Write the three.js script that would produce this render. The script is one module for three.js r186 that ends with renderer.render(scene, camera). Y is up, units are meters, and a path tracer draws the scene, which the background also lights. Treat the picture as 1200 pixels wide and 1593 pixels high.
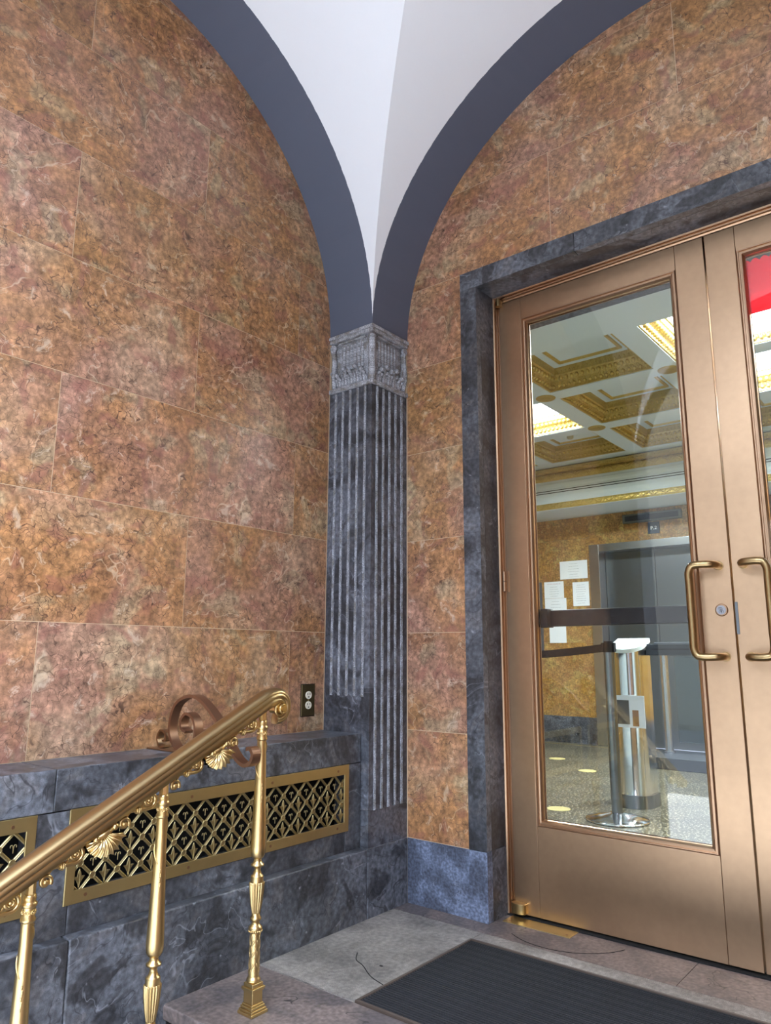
import * as THREE from 'three';
import { RoundedBoxGeometry } from 'three/addons/geometries/RoundedBoxGeometry.js';
import { mergeGeometries } from 'three/addons/utils/BufferGeometryUtils.js';
import { RectAreaLightUniformsLib } from 'three/addons/lights/RectAreaLightUniformsLib.js';

// ---------------------------------------------------------------- camera, sky, exposure
const scene = new THREE.Scene();
const camera = new THREE.PerspectiveCamera(69.58, 1200 / 1593, 0.05, 200);
camera.position.set(2.139, 0.947, 2.479);
camera.rotation.set(THREE.MathUtils.degToRad(11.019), THREE.MathUtils.degToRad(39.123), THREE.MathUtils.degToRad(0.254), 'YXZ');
const renderer = new THREE.WebGLRenderer({ antialias: true });
renderer.toneMapping = THREE.LinearToneMapping;
renderer.toneMappingExposure = 2.3;
renderer.shadowMap.enabled = true;
RectAreaLightUniformsLib.init();
// overcast sky: an even blue-white dome, a little brighter towards the zenith
{
  const w = 64, h = 32, d = new Float32Array(w * h * 4);
  for (let j = 0; j < h; j++) for (let i = 0; i < w; i++) {
    const e = Math.max(0, (j + 0.5) / h * 2 - 1), k = 6.2 * (0.8 + 0.35 * e), o = (j * w + i) * 4;
    d[o] = 0.82 * k; d[o + 1] = 0.94 * k; d[o + 2] = 1.15 * k; d[o + 3] = 1;
  }
  const sky = new THREE.DataTexture(d, w, h, THREE.RGBAFormat, THREE.FloatType);
  sky.mapping = THREE.EquirectangularReflectionMapping; sky.magFilter = THREE.LinearFilter; sky.needsUpdate = true;
  scene.background = sky; scene.environment = sky;
}
const LOBBY_LIGHT = 26.0;      // luminous coffers of the lobby
const LOBBY_GLOW = 5.0;

// ---------------------------------------------------------------- helpers
let seed = 7;
const rnd = () => { seed = (seed + 0x6D2B79F5) | 0; let t = Math.imul(seed ^ (seed >>> 15), 1 | seed); t = (t + Math.imul(t ^ (t >>> 7), 61 | t)) ^ t; return ((t ^ (t >>> 14)) >>> 0) / 4294967296; };
const rr = (a, b) => a + (b - a) * rnd();
const V3 = (x, y, z) => new THREE.Vector3(x, y, z);
const taken = {};
const numbered = (n) => { const k = taken[n] = (taken[n] ?? -1) + 1; return k ? `${n}_${String(k).padStart(3, '0')}` : n; };
function obj(name, geo, mat, parent) {
  const g = Array.isArray(geo) ? merge(geo) : geo;
  const m = new THREE.Mesh(g, mat); m.castShadow = m.receiveShadow = true;
  m.name = parent ? name : numbered(name);
  (parent ?? scene).add(m); return m;
}
function merge(list) {
  const flat = list.map((g) => { const q = g.index ? g.toNonIndexed() : g; for (const k of Object.keys(q.attributes)) if (!['position', 'normal', 'uv'].includes(k)) q.deleteAttribute(k); return q; });
  return mergeGeometries(flat);
}
function thing(name, label, category, pos = [0, 0, 0], group, kind) {
  const o = new THREE.Group(); o.name = numbered(name); scene.add(o); o.position.set(...pos);
  o.userData = { label, category }; if (group) o.userData.group = group; if (kind) o.userData.kind = kind;
  return o;
}
const struct = (name, label, category) => thing(name, label, category, [0, 0, 0], null, 'structure');
function tag(o, label, category, group, kind) { o.userData = { label, category }; if (group) o.userData.group = group; if (kind) o.userData.kind = kind; return o; }
// uv in metres by the axis a face points along, with an offset of its own
function metreUV(g, ou = 0, ov = 0, swap = false) {
  const q = g.index ? g.toNonIndexed() : g; q.computeVertexNormals && !q.attributes.normal && q.computeVertexNormals();
  const p = q.attributes.position, n = p.count, uv = new Float32Array(n * 2), a = V3(), b = V3(), c = V3(), e = V3(), f = V3();
  for (let i = 0; i < n; i += 3) {
    a.fromBufferAttribute(p, i); b.fromBufferAttribute(p, i + 1); c.fromBufferAttribute(p, i + 2);
    e.subVectors(b, a).cross(f.subVectors(c, a)); const x = Math.abs(e.x), y = Math.abs(e.y), z = Math.abs(e.z);
    for (let k = 0; k < 3; k++) {
      const v = k === 0 ? a : k === 1 ? b : c; let s, t;
      if (x >= y && x >= z) { s = v.z; t = v.y; } else if (y >= z) { s = v.x; t = v.z; } else { s = v.x; t = v.y; }
      if (swap) [s, t] = [t, s];
      uv[(i + k) * 2] = s + ou; uv[(i + k) * 2 + 1] = t + ov;
    }
  }
  q.setAttribute('uv', new THREE.BufferAttribute(uv, 2)); return q;
}
// box between two corners; r > 0 rounds its edges
function bx(x0, y0, z0, x1, y1, z1, r = 0) {
  const w = Math.abs(x1 - x0), h = Math.abs(y1 - y0), d = Math.abs(z1 - z0);
  const g = r ? new RoundedBoxGeometry(w, h, d, 1, Math.min(r, w / 2.01, h / 2.01, d / 2.01)) : new THREE.BoxGeometry(w, h, d);
  g.translate((x0 + x1) / 2, (y0 + y1) / 2, (z0 + z1) / 2); return metreUV(g, rr(0, 2), rr(0, 2));
}
const lathe = (pts, seg = 28) => new THREE.LatheGeometry(pts.map(([r, y]) => new THREE.Vector2(r, y)), seg);
function fluted(pts, n, amp, seg = n * 6) {
  const g = lathe(pts, seg), p = g.attributes.position;
  for (let i = 0; i < p.count; i++) { const x = p.getX(i), z = p.getZ(i), r = Math.hypot(x, z), t = Math.atan2(z, x), k = 1 - amp * (0.5 - 0.5 * Math.cos(n * t)) ** 0.6; if (r > 1e-6) { p.setX(i, x * k); p.setZ(i, z * k); } }
  g.computeVertexNormals(); return g;
}
const tube = (pts, r, seg = 24, rad = 8, closed = false) => new THREE.TubeGeometry(new THREE.CatmullRomCurve3(pts.map((p) => V3(...p)), closed, 'catmullrom', 0.5), seg, r, rad, closed);
const ball = (x, y, z, r, sx = 1, sy = 1, sz = 1) => { const g = new THREE.SphereGeometry(r, 12, 8); g.scale(sx, sy, sz); g.translate(x, y, z); return g; };
function cyl(r, h, seg = 20, r2 = r) { return new THREE.CylinderGeometry(r2, r, h, seg); }
// convex clip of a polygon (Sutherland-Hodgman); clip runs anticlockwise
function clip(poly, by) {
  let out = poly;
  for (let i = 0; i < by.length && out.length; i++) {
    const [ax, ay] = by[i], [bx_, by_] = by[(i + 1) % by.length], inside = ([x, y]) => (bx_ - ax) * (y - ay) - (by_ - ay) * (x - ax) >= -1e-9, nx = [];
    for (let k = 0; k < out.length; k++) {
      const p = out[k], q = out[(k + 1) % out.length], pi = inside(p), qi = inside(q);
      if (pi) nx.push(p);
      if (pi !== qi) { const d = (bx_ - ax) * (q[1] - p[1]) - (by_ - ay) * (q[0] - p[0]), t = -((bx_ - ax) * (p[1] - ay) - (by_ - ay) * (p[0] - ax)) / d; nx.push([p[0] + t * (q[0] - p[0]), p[1] + t * (q[1] - p[1])]); }
    }
    out = nx;
  }
  return out;
}
const shapeOf = (pts) => new THREE.Shape(pts.map(([x, y]) => new THREE.Vector2(x, y)));
function shiftUV(g, u, v) { const a = g.attributes.uv; for (let i = 0; i < a.count; i++) a.setXY(i, a.getX(i) + u, a.getY(i) + v); return g; }
const extr = (shape, depth, bevel = 0, curve = 12) => new THREE.ExtrudeGeometry(shape, { depth, bevelEnabled: bevel > 0, bevelSize: bevel, bevelThickness: bevel, bevelSegments: 1, curveSegments: curve });

// ---------------------------------------------------------------- computed textures
const PERM = new Uint8Array(512); { const p = [...Array(256).keys()]; for (let i = 255; i > 0; i--) { const j = (rnd() * (i + 1)) | 0; [p[i], p[j]] = [p[j], p[i]]; } for (let i = 0; i < 512; i++) PERM[i] = p[i & 255]; }
const GX = new Float32Array(256), GY = new Float32Array(256); for (let i = 0; i < 256; i++) { const a = i / 256 * Math.PI * 2; GX[i] = Math.cos(a); GY[i] = Math.sin(a); }
// gradient noise with period n; x and y in cells
function pn(x, y, n, s = 0) {
  const xi = Math.floor(x), yi = Math.floor(y), fx = x - xi, fy = y - yi;
  const x0 = ((xi % n) + n) % n, x1 = (x0 + 1) % n, y0 = ((yi % n) + n) % n, y1 = (y0 + 1) % n;
  const h = (a, b) => PERM[(PERM[(a + s * 31) & 255] + b + s * 17 + (a >> 8) * 7) & 255];
  const u = fx * fx * fx * (fx * (fx * 6 - 15) + 10), v = fy * fy * fy * (fy * (fy * 6 - 15) + 10);
  const a = h(x0, y0), b = h(x1, y0), c = h(x0, y1), d = h(x1, y1);
  const g00 = GX[a] * fx + GY[a] * fy, g10 = GX[b] * (fx - 1) + GY[b] * fy, g01 = GX[c] * fx + GY[c] * (fy - 1), g11 = GX[d] * (fx - 1) + GY[d] * (fy - 1);
  return (g00 + (g10 - g00) * u + (g01 - g00 + (g11 - g01 - g10 + g00) * u) * v) * 1.41;
}
function fbm(u, v, n, oct, s = 0) { let t = 0, a = 0.5; for (let o = 0; o < oct; o++) { t += a * pn(u * n, v * n, n, s + o); n *= 2; a *= 0.5; } return t; }
// distance to the border between cells, period n
function edge(x, y, n, s) {
  const xi = Math.floor(x), yi = Math.floor(y); let f1 = 9, f2 = 9;
  for (let j = -1; j < 2; j++) for (let i = -1; i < 2; i++) {
    const cx = (((xi + i) % n) + n) % n, cy = (((yi + j) % n) + n) % n, h = PERM[(PERM[(cx + s * 13) & 255] + cy + (cx >> 8) * 11) & 255], k = PERM[(h + s * 7 + 91) & 255];
    const dx = xi + i + h / 256 - x, dy = yi + j + k / 256 - y, d = dx * dx + dy * dy;
    if (d < f1) { f2 = f1; f1 = d; } else if (d < f2) f2 = d;
  }
  return Math.sqrt(f2) - Math.sqrt(f1);
}
const ss = (a, b, x) => { const t = Math.min(1, Math.max(0, (x - a) / (b - a))); return t * t * (3 - 2 * t); };
const mix3 = (a, b, t) => [a[0] + (b[0] - a[0]) * t, a[1] + (b[1] - a[1]) * t, a[2] + (b[2] - a[2]) * t];
// f(u, v) -> sRGB 0..255 triple (or a single grey)
function tex(n, metres, f, srgb = true) {
  const d = new Uint8Array(n * n * 4);
  for (let j = 0; j < n; j++) for (let i = 0; i < n; i++) { const c = f(i / n, j / n), o = (j * n + i) * 4; if (c.length) { d[o] = Math.max(0, Math.min(255, c[0])); d[o + 1] = Math.max(0, Math.min(255, c[1])); d[o + 2] = Math.max(0, Math.min(255, c[2])); } else d[o] = d[o + 1] = d[o + 2] = Math.max(0, Math.min(255, c)); d[o + 3] = 255; }
  const t = new THREE.DataTexture(d, n, n, THREE.RGBAFormat); t.wrapS = t.wrapT = THREE.RepeatWrapping; t.magFilter = THREE.LinearFilter; t.minFilter = THREE.LinearMipmapLinearFilter; t.generateMipmaps = true;
  if (srgb) t.colorSpace = THREE.SRGBColorSpace; t.repeat.set(1 / metres, 1 / metres); t.needsUpdate = true; return t;
}
const T = {};
// warm breccia: ochre, rose and pale drifts, a fine net of dark cracks, white shell pieces
T.tan = tex(2048, 2.4, (u, v) => {
  const wx = fbm(u, v, 6, 3, 1) * 0.06, wy = fbm(u, v, 6, 3, 5) * 0.06, U = u + wx, W = v + wy;
  const hue = fbm(U, W, 5, 4, 11), pale = fbm(U, W, 7, 4, 23), mud = fbm(U, W, 16, 4, 31), fine = fbm(u, v, 128, 3, 41), grain = pn(u * 700, v * 700, 700, 3);
  let c = mix3([166, 118, 74], [164, 120, 96], ss(-0.2, 0.28, hue));
  c = mix3(c, [182, 150, 118], 0.55 * ss(0.06, 0.36, pale)); c = mix3(c, [140, 94, 58], 0.5 * ss(0.05, 0.32, -pale)); c = mix3(c, [164, 148, 114], 0.5 * ss(0.14, 0.32, mud));
  const m = 1.04 + 0.42 * fine + 0.08 * grain + 0.3 * fbm(u, v, 40, 2, 131); c = [c[0] * m, c[1] * m, c[2] * m];
  const ww = fbm(u, v, 64, 2, 61) * 0.012, wz = fbm(u, v, 64, 2, 67) * 0.012;
  const net = edge((u + ww) * 84, (v + wz) * 84, 84, 2), where = 0.25 + 0.75 * ss(-0.2, 0.12, fbm(u, v, 24, 3, 71)), net2 = edge((u - wz) * 150, (v + ww) * 150, 150, 5), rose = fbm(U, W, 30, 3, 137);
  c = mix3(c, [150, 92, 80], 0.45 * ss(0.12, 0.34, rose));
  let k = Math.max((1 - ss(0.01, 0.06, net)) * where * 0.78, (1 - ss(0.02, 0.1, net2)) * 0.36 * ss(-0.15, 0.15, pn(u * 34, v * 34, 34, 139)));
  const r2 = Math.abs(fbm(U + ww, W + wz, 22, 4, 83)); k = Math.max(k, (1 - ss(0.002, 0.014, r2)) * 0.7 * ss(-0.12, 0.1, pn(u * 9, v * 9, 9, 87)));
  c = mix3(c, [86, 62, 50], k);
  const r3 = Math.abs(fbm(U + ww * 0.6, W, 9, 4, 97)); c = mix3(c, [216, 192, 160], (1 - ss(0.001, 0.010, r3)) * 0.6 * ss(0.05, 0.22, pn(u * 14, v * 14, 14, 101)));
  const bl = fbm(U + ww, W + wz, 44, 4, 113); c = mix3(c, [212, 190, 164], 0.6 * ss(0.34, 0.46, bl));
  const sh = Math.abs(bl - 0.31); c = mix3(c, [218, 198, 172], 0.55 * (1 - ss(0.006, 0.03, sh)));
  const l = 0.35 * c[0] + 0.5 * c[1] + 0.15 * c[2]; return mix3(c, [l, l, l], 0.14);
});
// blue-grey veined marble
T.dark = tex(2048, 1.8, (u, v) => {
  const wx = fbm(u, v, 5, 4, 3) * 0.12, wy = fbm(u, v, 5, 4, 9) * 0.12, U = u + wx, W = v + wy;
  const a = fbm(U, W, 6, 4, 15), b = fbm(U + W * 0, W, 18, 4, 21), fine = fbm(u, v, 110, 3, 33), grain = pn(u * 800, v * 800, 800, 5);
  let c = mix3([68, 70, 75], [100, 103, 110], ss(-0.25, 0.3, a)); c = mix3(c, [46, 46, 48], 0.7 * ss(0.02, 0.28, -b)); c = mix3(c, [112, 106, 104], 0.35 * ss(0.1, 0.3, b));
  const m = 1 + 0.5 * fine + 0.12 * grain; c = [c[0] * m, c[1] * m, c[2] * m];
  const r = Math.abs(fbm(U, W + u * 0, 8, 5, 45)); c = mix3(c, [158, 162, 170], (1 - ss(0.001, 0.014, r)) * 0.55 * ss(0.0, 0.2, pn(u * 11, v * 11, 11, 51)));
  const r2 = Math.abs(fbm(U * 1, W, 15, 4, 57)); c = mix3(c, [34, 34, 38], (1 - ss(0.002, 0.02, r2)) * 0.5);
  const sp = fbm(u, v, 60, 2, 63); c = mix3(c, [172, 174, 180], 0.55 * ss(0.42, 0.5, sp));
  return c;
});
// landing: pale fine terrazzo with soiling
T.terrazzo = tex(1024, 1.0, (u, v) => {
  const n = edge(u * 190, v * 190, 190, 4), s = fbm(u, v, 5, 4, 8), g = pn(u * 400, v * 400, 400, 2), k = 1 + 0.45 * s + 0.34 * g * (n > 0.2 ? 1 : 0.4) + 0.3 * fbm(u, v, 60, 2, 77), cr = Math.abs(fbm(u + fbm(u, v, 8, 3, 4) * 0.05, v, 4, 4, 19));
  let c = [128 * k, 122 * k, 116 * k]; c = mix3(c, [70, 66, 64], (1 - ss(0.0008, 0.005, cr)) * 0.55 * ss(0, 0.2, pn(u * 5, v * 5, 5, 6))); return c;
});
// tread and threshold stone: mauve-brown grey with wandering dark hair cracks
T.tread = tex(1024, 1.2, (u, v) => {
  const w = fbm(u, v, 6, 4, 5) * 0.1, a = fbm(u + w, v + w, 7, 4, 7), f = fbm(u, v, 90, 3, 12), r = Math.abs(fbm(u + w, v - w, 4, 4, 25)), k = 1 + 0.4 * f;
  let c = mix3([128, 118, 114], [148, 134, 128], ss(-0.2, 0.25, a)); c = mix3(c, [104, 98, 100], 0.6 * ss(0.05, 0.3, -a)); c = [c[0] * k, c[1] * k, c[2] * k];
  return mix3(c, [44, 40, 40], (1 - ss(0.001, 0.009, r)) * 0.75 * ss(-0.05, 0.15, pn(u * 6, v * 6, 6, 9)));
});
// lobby floor: dark speckled terrazzo
T.lobby = tex(1024, 1.7, (u, v) => { const n = edge(u * 120, v * 120, 120, 6), h = pn(u * 120, v * 120, 120, 8), s = fbm(u, v, 5, 3, 3); let c = mix3([96, 90, 72], [62, 60, 52], ss(-0.2, 0.2, h)); if (h > 0.22 && n > 0.22) c = [196, 186, 158]; if (h < -0.34 && n > 0.2) c = [30, 30, 30]; const k = 1 + 0.3 * s; return [c[0] * k, c[1] * k, c[2] * k]; });
// worn pale stone with brownish soiling in patches
T.worn = tex(512, 0.3, (u, v) => { const a = fbm(u, v, 7, 5, 3), f = fbm(u, v, 60, 3, 9), k = 1 + 0.6 * f; let c = mix3([150, 150, 152], [184, 185, 190], ss(-0.2, 0.25, a)); c = mix3(c, [128, 117, 100], 0.4 * ss(0.06, 0.3, -a)); return [c[0] * k, c[1] * k, c[2] * k]; });
// scuffed skirting: pale blue-grey wear over the dark stone, dark stains left at its corners
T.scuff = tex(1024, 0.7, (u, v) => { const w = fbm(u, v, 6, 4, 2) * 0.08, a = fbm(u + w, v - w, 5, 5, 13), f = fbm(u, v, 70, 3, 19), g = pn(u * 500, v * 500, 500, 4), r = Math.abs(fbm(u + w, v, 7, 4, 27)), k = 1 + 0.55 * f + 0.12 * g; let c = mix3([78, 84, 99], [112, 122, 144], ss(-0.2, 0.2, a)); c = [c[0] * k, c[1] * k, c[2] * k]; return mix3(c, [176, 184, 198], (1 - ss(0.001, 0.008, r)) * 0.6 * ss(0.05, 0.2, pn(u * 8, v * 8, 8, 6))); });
// brushed metal: fine streaks along v, used as relief and gloss
T.brush = tex(512, 0.25, (u, v) => 128 + 70 * pn(u * 220, v * 6, 220, 3) + 50 * pn(u * 110, v * 4, 110, 9) + 20 * fbm(u, v, 6, 4, 5), false);
T.gloss = tex(512, 0.8, (u, v) => 150 + 150 * fbm(u, v, 4, 5, 14) + 26 * pn(u * 240, v * 8, 240, 3), false);
T.patina = tex(512, 0.9, (u, v) => { const a = fbm(u, v, 4, 5, 44), b = fbm(u, v, 30, 3, 47); const k = 1 + 0.05 * a + 0.03 * b; return [236 * k, 232 * k, 226 * k]; });
T.mat = tex(512, 0.25, (u, v) => { const rib = 0.5 + 0.5 * Math.cos(v * Math.PI * 2 * 28), n = pn(u * 90, v * 90, 90, 3), f = pn(u * 250, v * 250, 250, 7); return 40 + 150 * rib + 60 * n + 40 * f; }, false);
T.matc = tex(512, 0.25, (u, v) => { const n = pn(u * 90, v * 90, 90, 3), f = pn(u * 250, v * 250, 250, 7), k = 1 + 0.5 * n + 0.45 * f; return [30 * k, 30 * k, 33 * k]; });
// pressed gold ornament: repeated eggs (u along the moulding)
T.egg = tex(256, 0.09, (u, v) => { const x = (u * 2) % 1 - 0.5, d = Math.hypot(x * 1.5, ((v * 2) % 1 - 0.5)); return 70 + 160 * (1 - ss(0.25, 0.4, d)) + 60 * (1 - ss(0.03, 0.07, Math.abs(Math.abs(x) - 0.5))); }, false);
T.scroll = tex(256, 0.16, (u, v) => { const a = Math.sin(u * Math.PI * 4) * 0.25 + 0.5, y = (v * 2) % 1; return 60 + 150 * (1 - ss(0.05, 0.14, Math.abs(y - a))) + 120 * (1 - ss(0.08, 0.16, Math.hypot(((u * 4) % 1) - 0.5, (y - (1 - a)) * 1))); }, false);
T.plaster = tex(512, 1.0, (u, v) => 128 + 90 * fbm(u, v, 10, 5, 6), false);

// ---------------------------------------------------------------- materials
const std = (o) => new THREE.MeshStandardMaterial(o);
const lin = (r, g, b) => new THREE.Color().setRGB(r, g, b);
const M = {};
M.tan = [[1, 1, 1], [1.0, 0.95, 0.9], [0.93, 0.9, 0.89], [1.0, 0.97, 1.0], [0.96, 0.95, 0.87]].map(([r, g, b]) => std({ map: T.tan, color: lin(r, g, b), roughness: 0.29 }));
M.grout = std({ color: 0xcdb596, roughness: 0.9 });
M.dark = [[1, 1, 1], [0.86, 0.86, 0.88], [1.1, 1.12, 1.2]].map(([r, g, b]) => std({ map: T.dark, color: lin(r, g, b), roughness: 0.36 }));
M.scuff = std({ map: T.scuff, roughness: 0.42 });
M.pillar = std({ map: T.dark, color: lin(0.9, 0.9, 0.93), roughness: 0.4 });
M.rib = std({ map: T.worn, color: lin(0.6, 0.61, 0.64), roughness: 0.45 });
M.capital = std({ map: T.worn, color: lin(0.8, 0.8, 0.82), roughness: 0.65 });
M.slate = std({ color: 0x5c6272, roughness: 0.6, bumpMap: T.plaster, bumpScale: 0.0006 });
M.white = std({ color: 0xf4f6fa, roughness: 0.72, bumpMap: T.plaster, bumpScale: 0.0005 });
M.terrazzo = std({ map: T.terrazzo, roughness: 0.5 });
M.tread = std({ map: T.tread, color: lin(0.62, 0.6, 0.6), roughness: 0.42 });
const metal = (r, g, b, rough, rep) => { const m = new THREE.MeshPhysicalMaterial({ color: lin(r, g, b), metalness: 1, roughness: rough }); if (rep) { m.bumpMap = T.brush; m.bumpScale = 0.00012; m.map = T.patina; } return m; };
M.bronze = metal(0.68, 0.47, 0.31, 0.36, 1);
M.bronzeDark = metal(0.46, 0.3, 0.19, 0.36, 1);
M.bead = metal(0.5, 0.32, 0.2, 0.32);
M.pull = metal(0.42, 0.29, 0.14, 0.3);
M.brass = metal(0.66, 0.48, 0.22, 0.3);
M.brassRail = metal(0.5, 0.36, 0.18, 0.34);
M.brassPlate = metal(0.66, 0.54, 0.27, 0.42, 1);
M.lattice = metal(0.42, 0.34, 0.17, 0.4);
M.copper = metal(0.36, 0.2, 0.125, 0.45);
M.black = std({ color: 0x0b0b0c, roughness: 0.85 });
M.gap = std({ color: 0x0d0c0b, roughness: 0.9 });
M.glass = new THREE.MeshPhysicalMaterial({ color: 0xffffff, transmission: 1, thickness: 0, roughness: 0.0, ior: 1.5 });
M.mat = std({ map: T.matc, roughness: 1, bumpMap: T.mat, bumpScale: 0.004 });
M.matEdge = std({ color: 0x4c4038, roughness: 0.5 });
M.gold = new THREE.MeshStandardMaterial({ color: lin(0.6, 0.44, 0.13), metalness: 0.75, roughness: 0.4, bumpMap: T.egg, bumpScale: 0.012 });
M.goldBand = new THREE.MeshStandardMaterial({ color: lin(0.6, 0.45, 0.13), metalness: 0.7, roughness: 0.42, bumpMap: T.scroll, bumpScale: 0.01 });
M.lobbyWhite = std({ color: 0xccd8da, roughness: 0.7 });
M.lobbyFloor = std({ map: T.lobby, roughness: 0.28 });
M.lobbyGold = std({ map: T.tan, color: lin(1.0, 1.0, 0.5), roughness: 0.34 });
M.steel = metal(0.5, 0.52, 0.54, 0.24);
M.steelDark = metal(0.2, 0.215, 0.23, 0.3);
M.chrome = metal(0.72, 0.74, 0.76, 0.12);
M.paper = std({ color: 0xe9eef2, roughness: 0.8 });
// ---------------------------------------------------------------- the entrance bay: measures in metres
const Q = 0.245, SP = 2.325, AX = 1.247, AZ = 1.10, BH = 1.075;       // pier size, springing, half spans, rise
const XC = Q + AX, ZC = Q + AZ, XE = Q + 2 * AX, ZE = Q + 2 * AZ;      // bay centre and far edges
const XW = XE + Q, ZW = ZE + Q;                                        // right wall, outer face
const COURSE = [0.652, 1.039, 1.423, 1.805, 2.191, 2.571, 2.960, 3.345, 3.6];
const GAP = 0.001;

// region under an arch as a convex outline (along = horizontal axis)
function archRegion(c, a, grow = 0, y0 = -1) {
  const out = [[c + a + grow, y0]];
  for (let i = 0; i <= 40; i++) { const t = i / 40 * Math.PI; out.push([c + (a + grow) * Math.cos(t), SP + (BH + grow) * Math.sin(t)]); }
  out.push([c - a - grow, y0]);
  return out;       // runs anticlockwise
}
// slabs of one course between joints, cut by the arch; place() stands the flat slab up on its wall
function slabCourse(parent, y0, y1, joints, region, stand) {
  for (let i = 0; i + 1 < joints.length; i++) {
    const a = joints[i] + GAP, b = joints[i + 1] - GAP, poly = clip([[a, y0 + GAP], [b, y0 + GAP], [b, y1 - GAP], [a, y1 - GAP]], region);
    if (poly.length < 3) continue;
    const g = extr(shapeOf(poly), 0.0009); shiftUV(g, rr(0, 2.4), rr(0, 2.4)); stand(g);
    obj('slab', g, M.tan[(rnd() * M.tan.length) | 0], parent);
  }
}
// left wall: x = 0, slabs run along z; seen from +x the shape's own x is z
const wallLeft = struct('wall_left', 'left wall clad in polished ochre and rose marble slabs under the arch', 'wall');
obj('backing', bx(-0.3, -0.8, -0.35, -0.0009, 3.75, ZW), M.grout, wallLeft);
const reg = archRegion(ZC, AZ);
const standL = (g) => g.rotateY(-Math.PI / 2).translate(0, 0, 0);    // shape (z, y), depth towards -x
{
  const jA = [Q - 0.2, 0.44, 1.44, 2.44, 2.7], jB = [Q - 0.2, 0.944, 1.944, 2.7];
  for (let k = 0; k + 1 < COURSE.length; k++) slabCourse(wallLeft, COURSE[k], COURSE[k + 1], k % 2 === 0 ? jA : jB, reg, standL);
}
// right wall: the same facing, seen only in reflections
const wallRight = struct('wall_right', 'right wall of the entrance bay clad in ochre marble slabs', 'wall');
obj('backing', bx(XW + 0.0009, -0.8, -0.35, XW + 0.3, 3.75, ZW), M.grout, wallRight);
for (let k = 0; k + 1 < COURSE.length; k++) slabCourse(wallRight, COURSE[k], COURSE[k + 1], k % 2 ? [0.04, 0.944, 1.944, 2.7] : [0.04, 0.44, 1.44, 2.44, 2.7], reg, (g) => g.rotateY(-Math.PI / 2).translate(XW + 0.0009, 0, 0));
slabCourse(wallRight, -0.8, 0.652, [0.04, 1.3, 2.7], reg, (g) => g.rotateY(-Math.PI / 2).translate(XW + 0.0009, 0, 0));

// door wall: z = 0
const C0 = 0.533, C1 = 0.613, CT = 2.564, CT1 = 2.482, DZ = -0.137, D0 = 0.643, D1 = 1.492, DT = 2.450;
const C1R = 2 * D1 - C1, C0R = 2 * D1 - C0, D2 = 2 * D1 - D0;
const wallBack = struct('wall_back', 'door wall clad in rose and ochre marble slabs around the dark door casing', 'wall');
{
  const s = shapeOf([[-0.3, -0.8], [XW + 0.3, -0.8], [XW + 0.3, 3.75], [-0.3, 3.75]]);
  s.holes.push(new THREE.Path([[C0 + 0.01, -0.02], [C0R - 0.01, -0.02], [C0R - 0.01, CT - 0.01], [C0 + 0.01, CT - 0.01]].map(([x, y]) => new THREE.Vector2(x, y))));
  obj('backing', extr(s, 0.3491).translate(0, 0, -0.35), M.grout, wallBack);
  const r = archRegion(XC, AX), st = (g) => g.translate(0, 0, -0.0009);
  const lowL = [Q - 0.2, C0], lowR = [C0R, XE + 0.2];
  slabCourse(wallBack, 0.24, COURSE[0], lowL, r, st); slabCourse(wallBack, 0.24, COURSE[0], lowR, r, st);
  for (let k = 0; k < 5; k++) { const top = k === 4 ? CT : COURSE[k + 1]; slabCourse(wallBack, COURSE[k], top, lowL, r, st); slabCourse(wallBack, COURSE[k], top, lowR, r, st); }
  slabCourse(wallBack, CT, COURSE[6], [Q - 0.2, 0.964, 1.964, 2.9], r, st);
  slabCourse(wallBack, COURSE[6], COURSE[7], [-0.1, 0.484, 1.484, 2.484, 2.9], r, st);
  slabCourse(wallBack, COURSE[7], COURSE[8], [0, 0.964, 1.964, 2.9], r, st);
  // dark skirting block between pilaster and casing
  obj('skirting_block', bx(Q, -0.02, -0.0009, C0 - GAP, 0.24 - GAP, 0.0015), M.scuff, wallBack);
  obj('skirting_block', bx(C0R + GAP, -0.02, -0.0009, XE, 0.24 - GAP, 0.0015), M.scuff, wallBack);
}
// front wall of the bay with the open arch to the street
{
  const wf = struct('wall_front', 'outer wall with the open arch towards the street', 'wall');
  const s = shapeOf([[-0.3, -0.8], [Q, -0.8], ...archRegion(XC, AX).slice(1, -1).reverse(), [XE, -0.8], [XW + 0.3, -0.8], [XW + 0.3, 3.75], [-0.3, 3.75]]);
  obj('masonry', metreUV(extr(s, 0.24).translate(0, 0, ZE + 0.002)), M.dark[0], wf);
}
// arch soffits: painted slate-blue bands between wall and vault
function soffit(c, a, name, label, stand) {
  const outer = [], inner = [];
  for (let i = 0; i <= 56; i++) { const t = i / 56 * Math.PI; inner.push([c + a * Math.cos(t), SP + BH * Math.sin(t)]); outer.push([c + (a + 0.05) * Math.cos(t), SP + (BH + 0.05) * Math.sin(t)]); }
  const g = extr(shapeOf([...outer, ...inner.reverse()]), Q + 0.001); stand(g);
  const m = obj(name, g, M.slate); smooth(m.geometry); tag(m, label, 'arch', null, 'structure');
}
function smooth(g) {   // normals of the curved band, kept from the shape
  g.computeVertexNormals(); return g;
}
soffit(ZC, AZ, 'trim_1', 'slate-blue painted arch soffit above the left marble wall', (g) => g.rotateY(-Math.PI / 2).translate(Q + 0.001, 0, 0));
soffit(XC, AX, 'trim_2', 'slate-blue painted arch soffit above the bronze doors', (g) => g);
soffit(ZC, AZ, 'trim_3', 'slate-blue painted arch soffit on the right side of the bay', (g) => g.rotateY(-Math.PI / 2).translate(XW, 0, 0));
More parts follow.
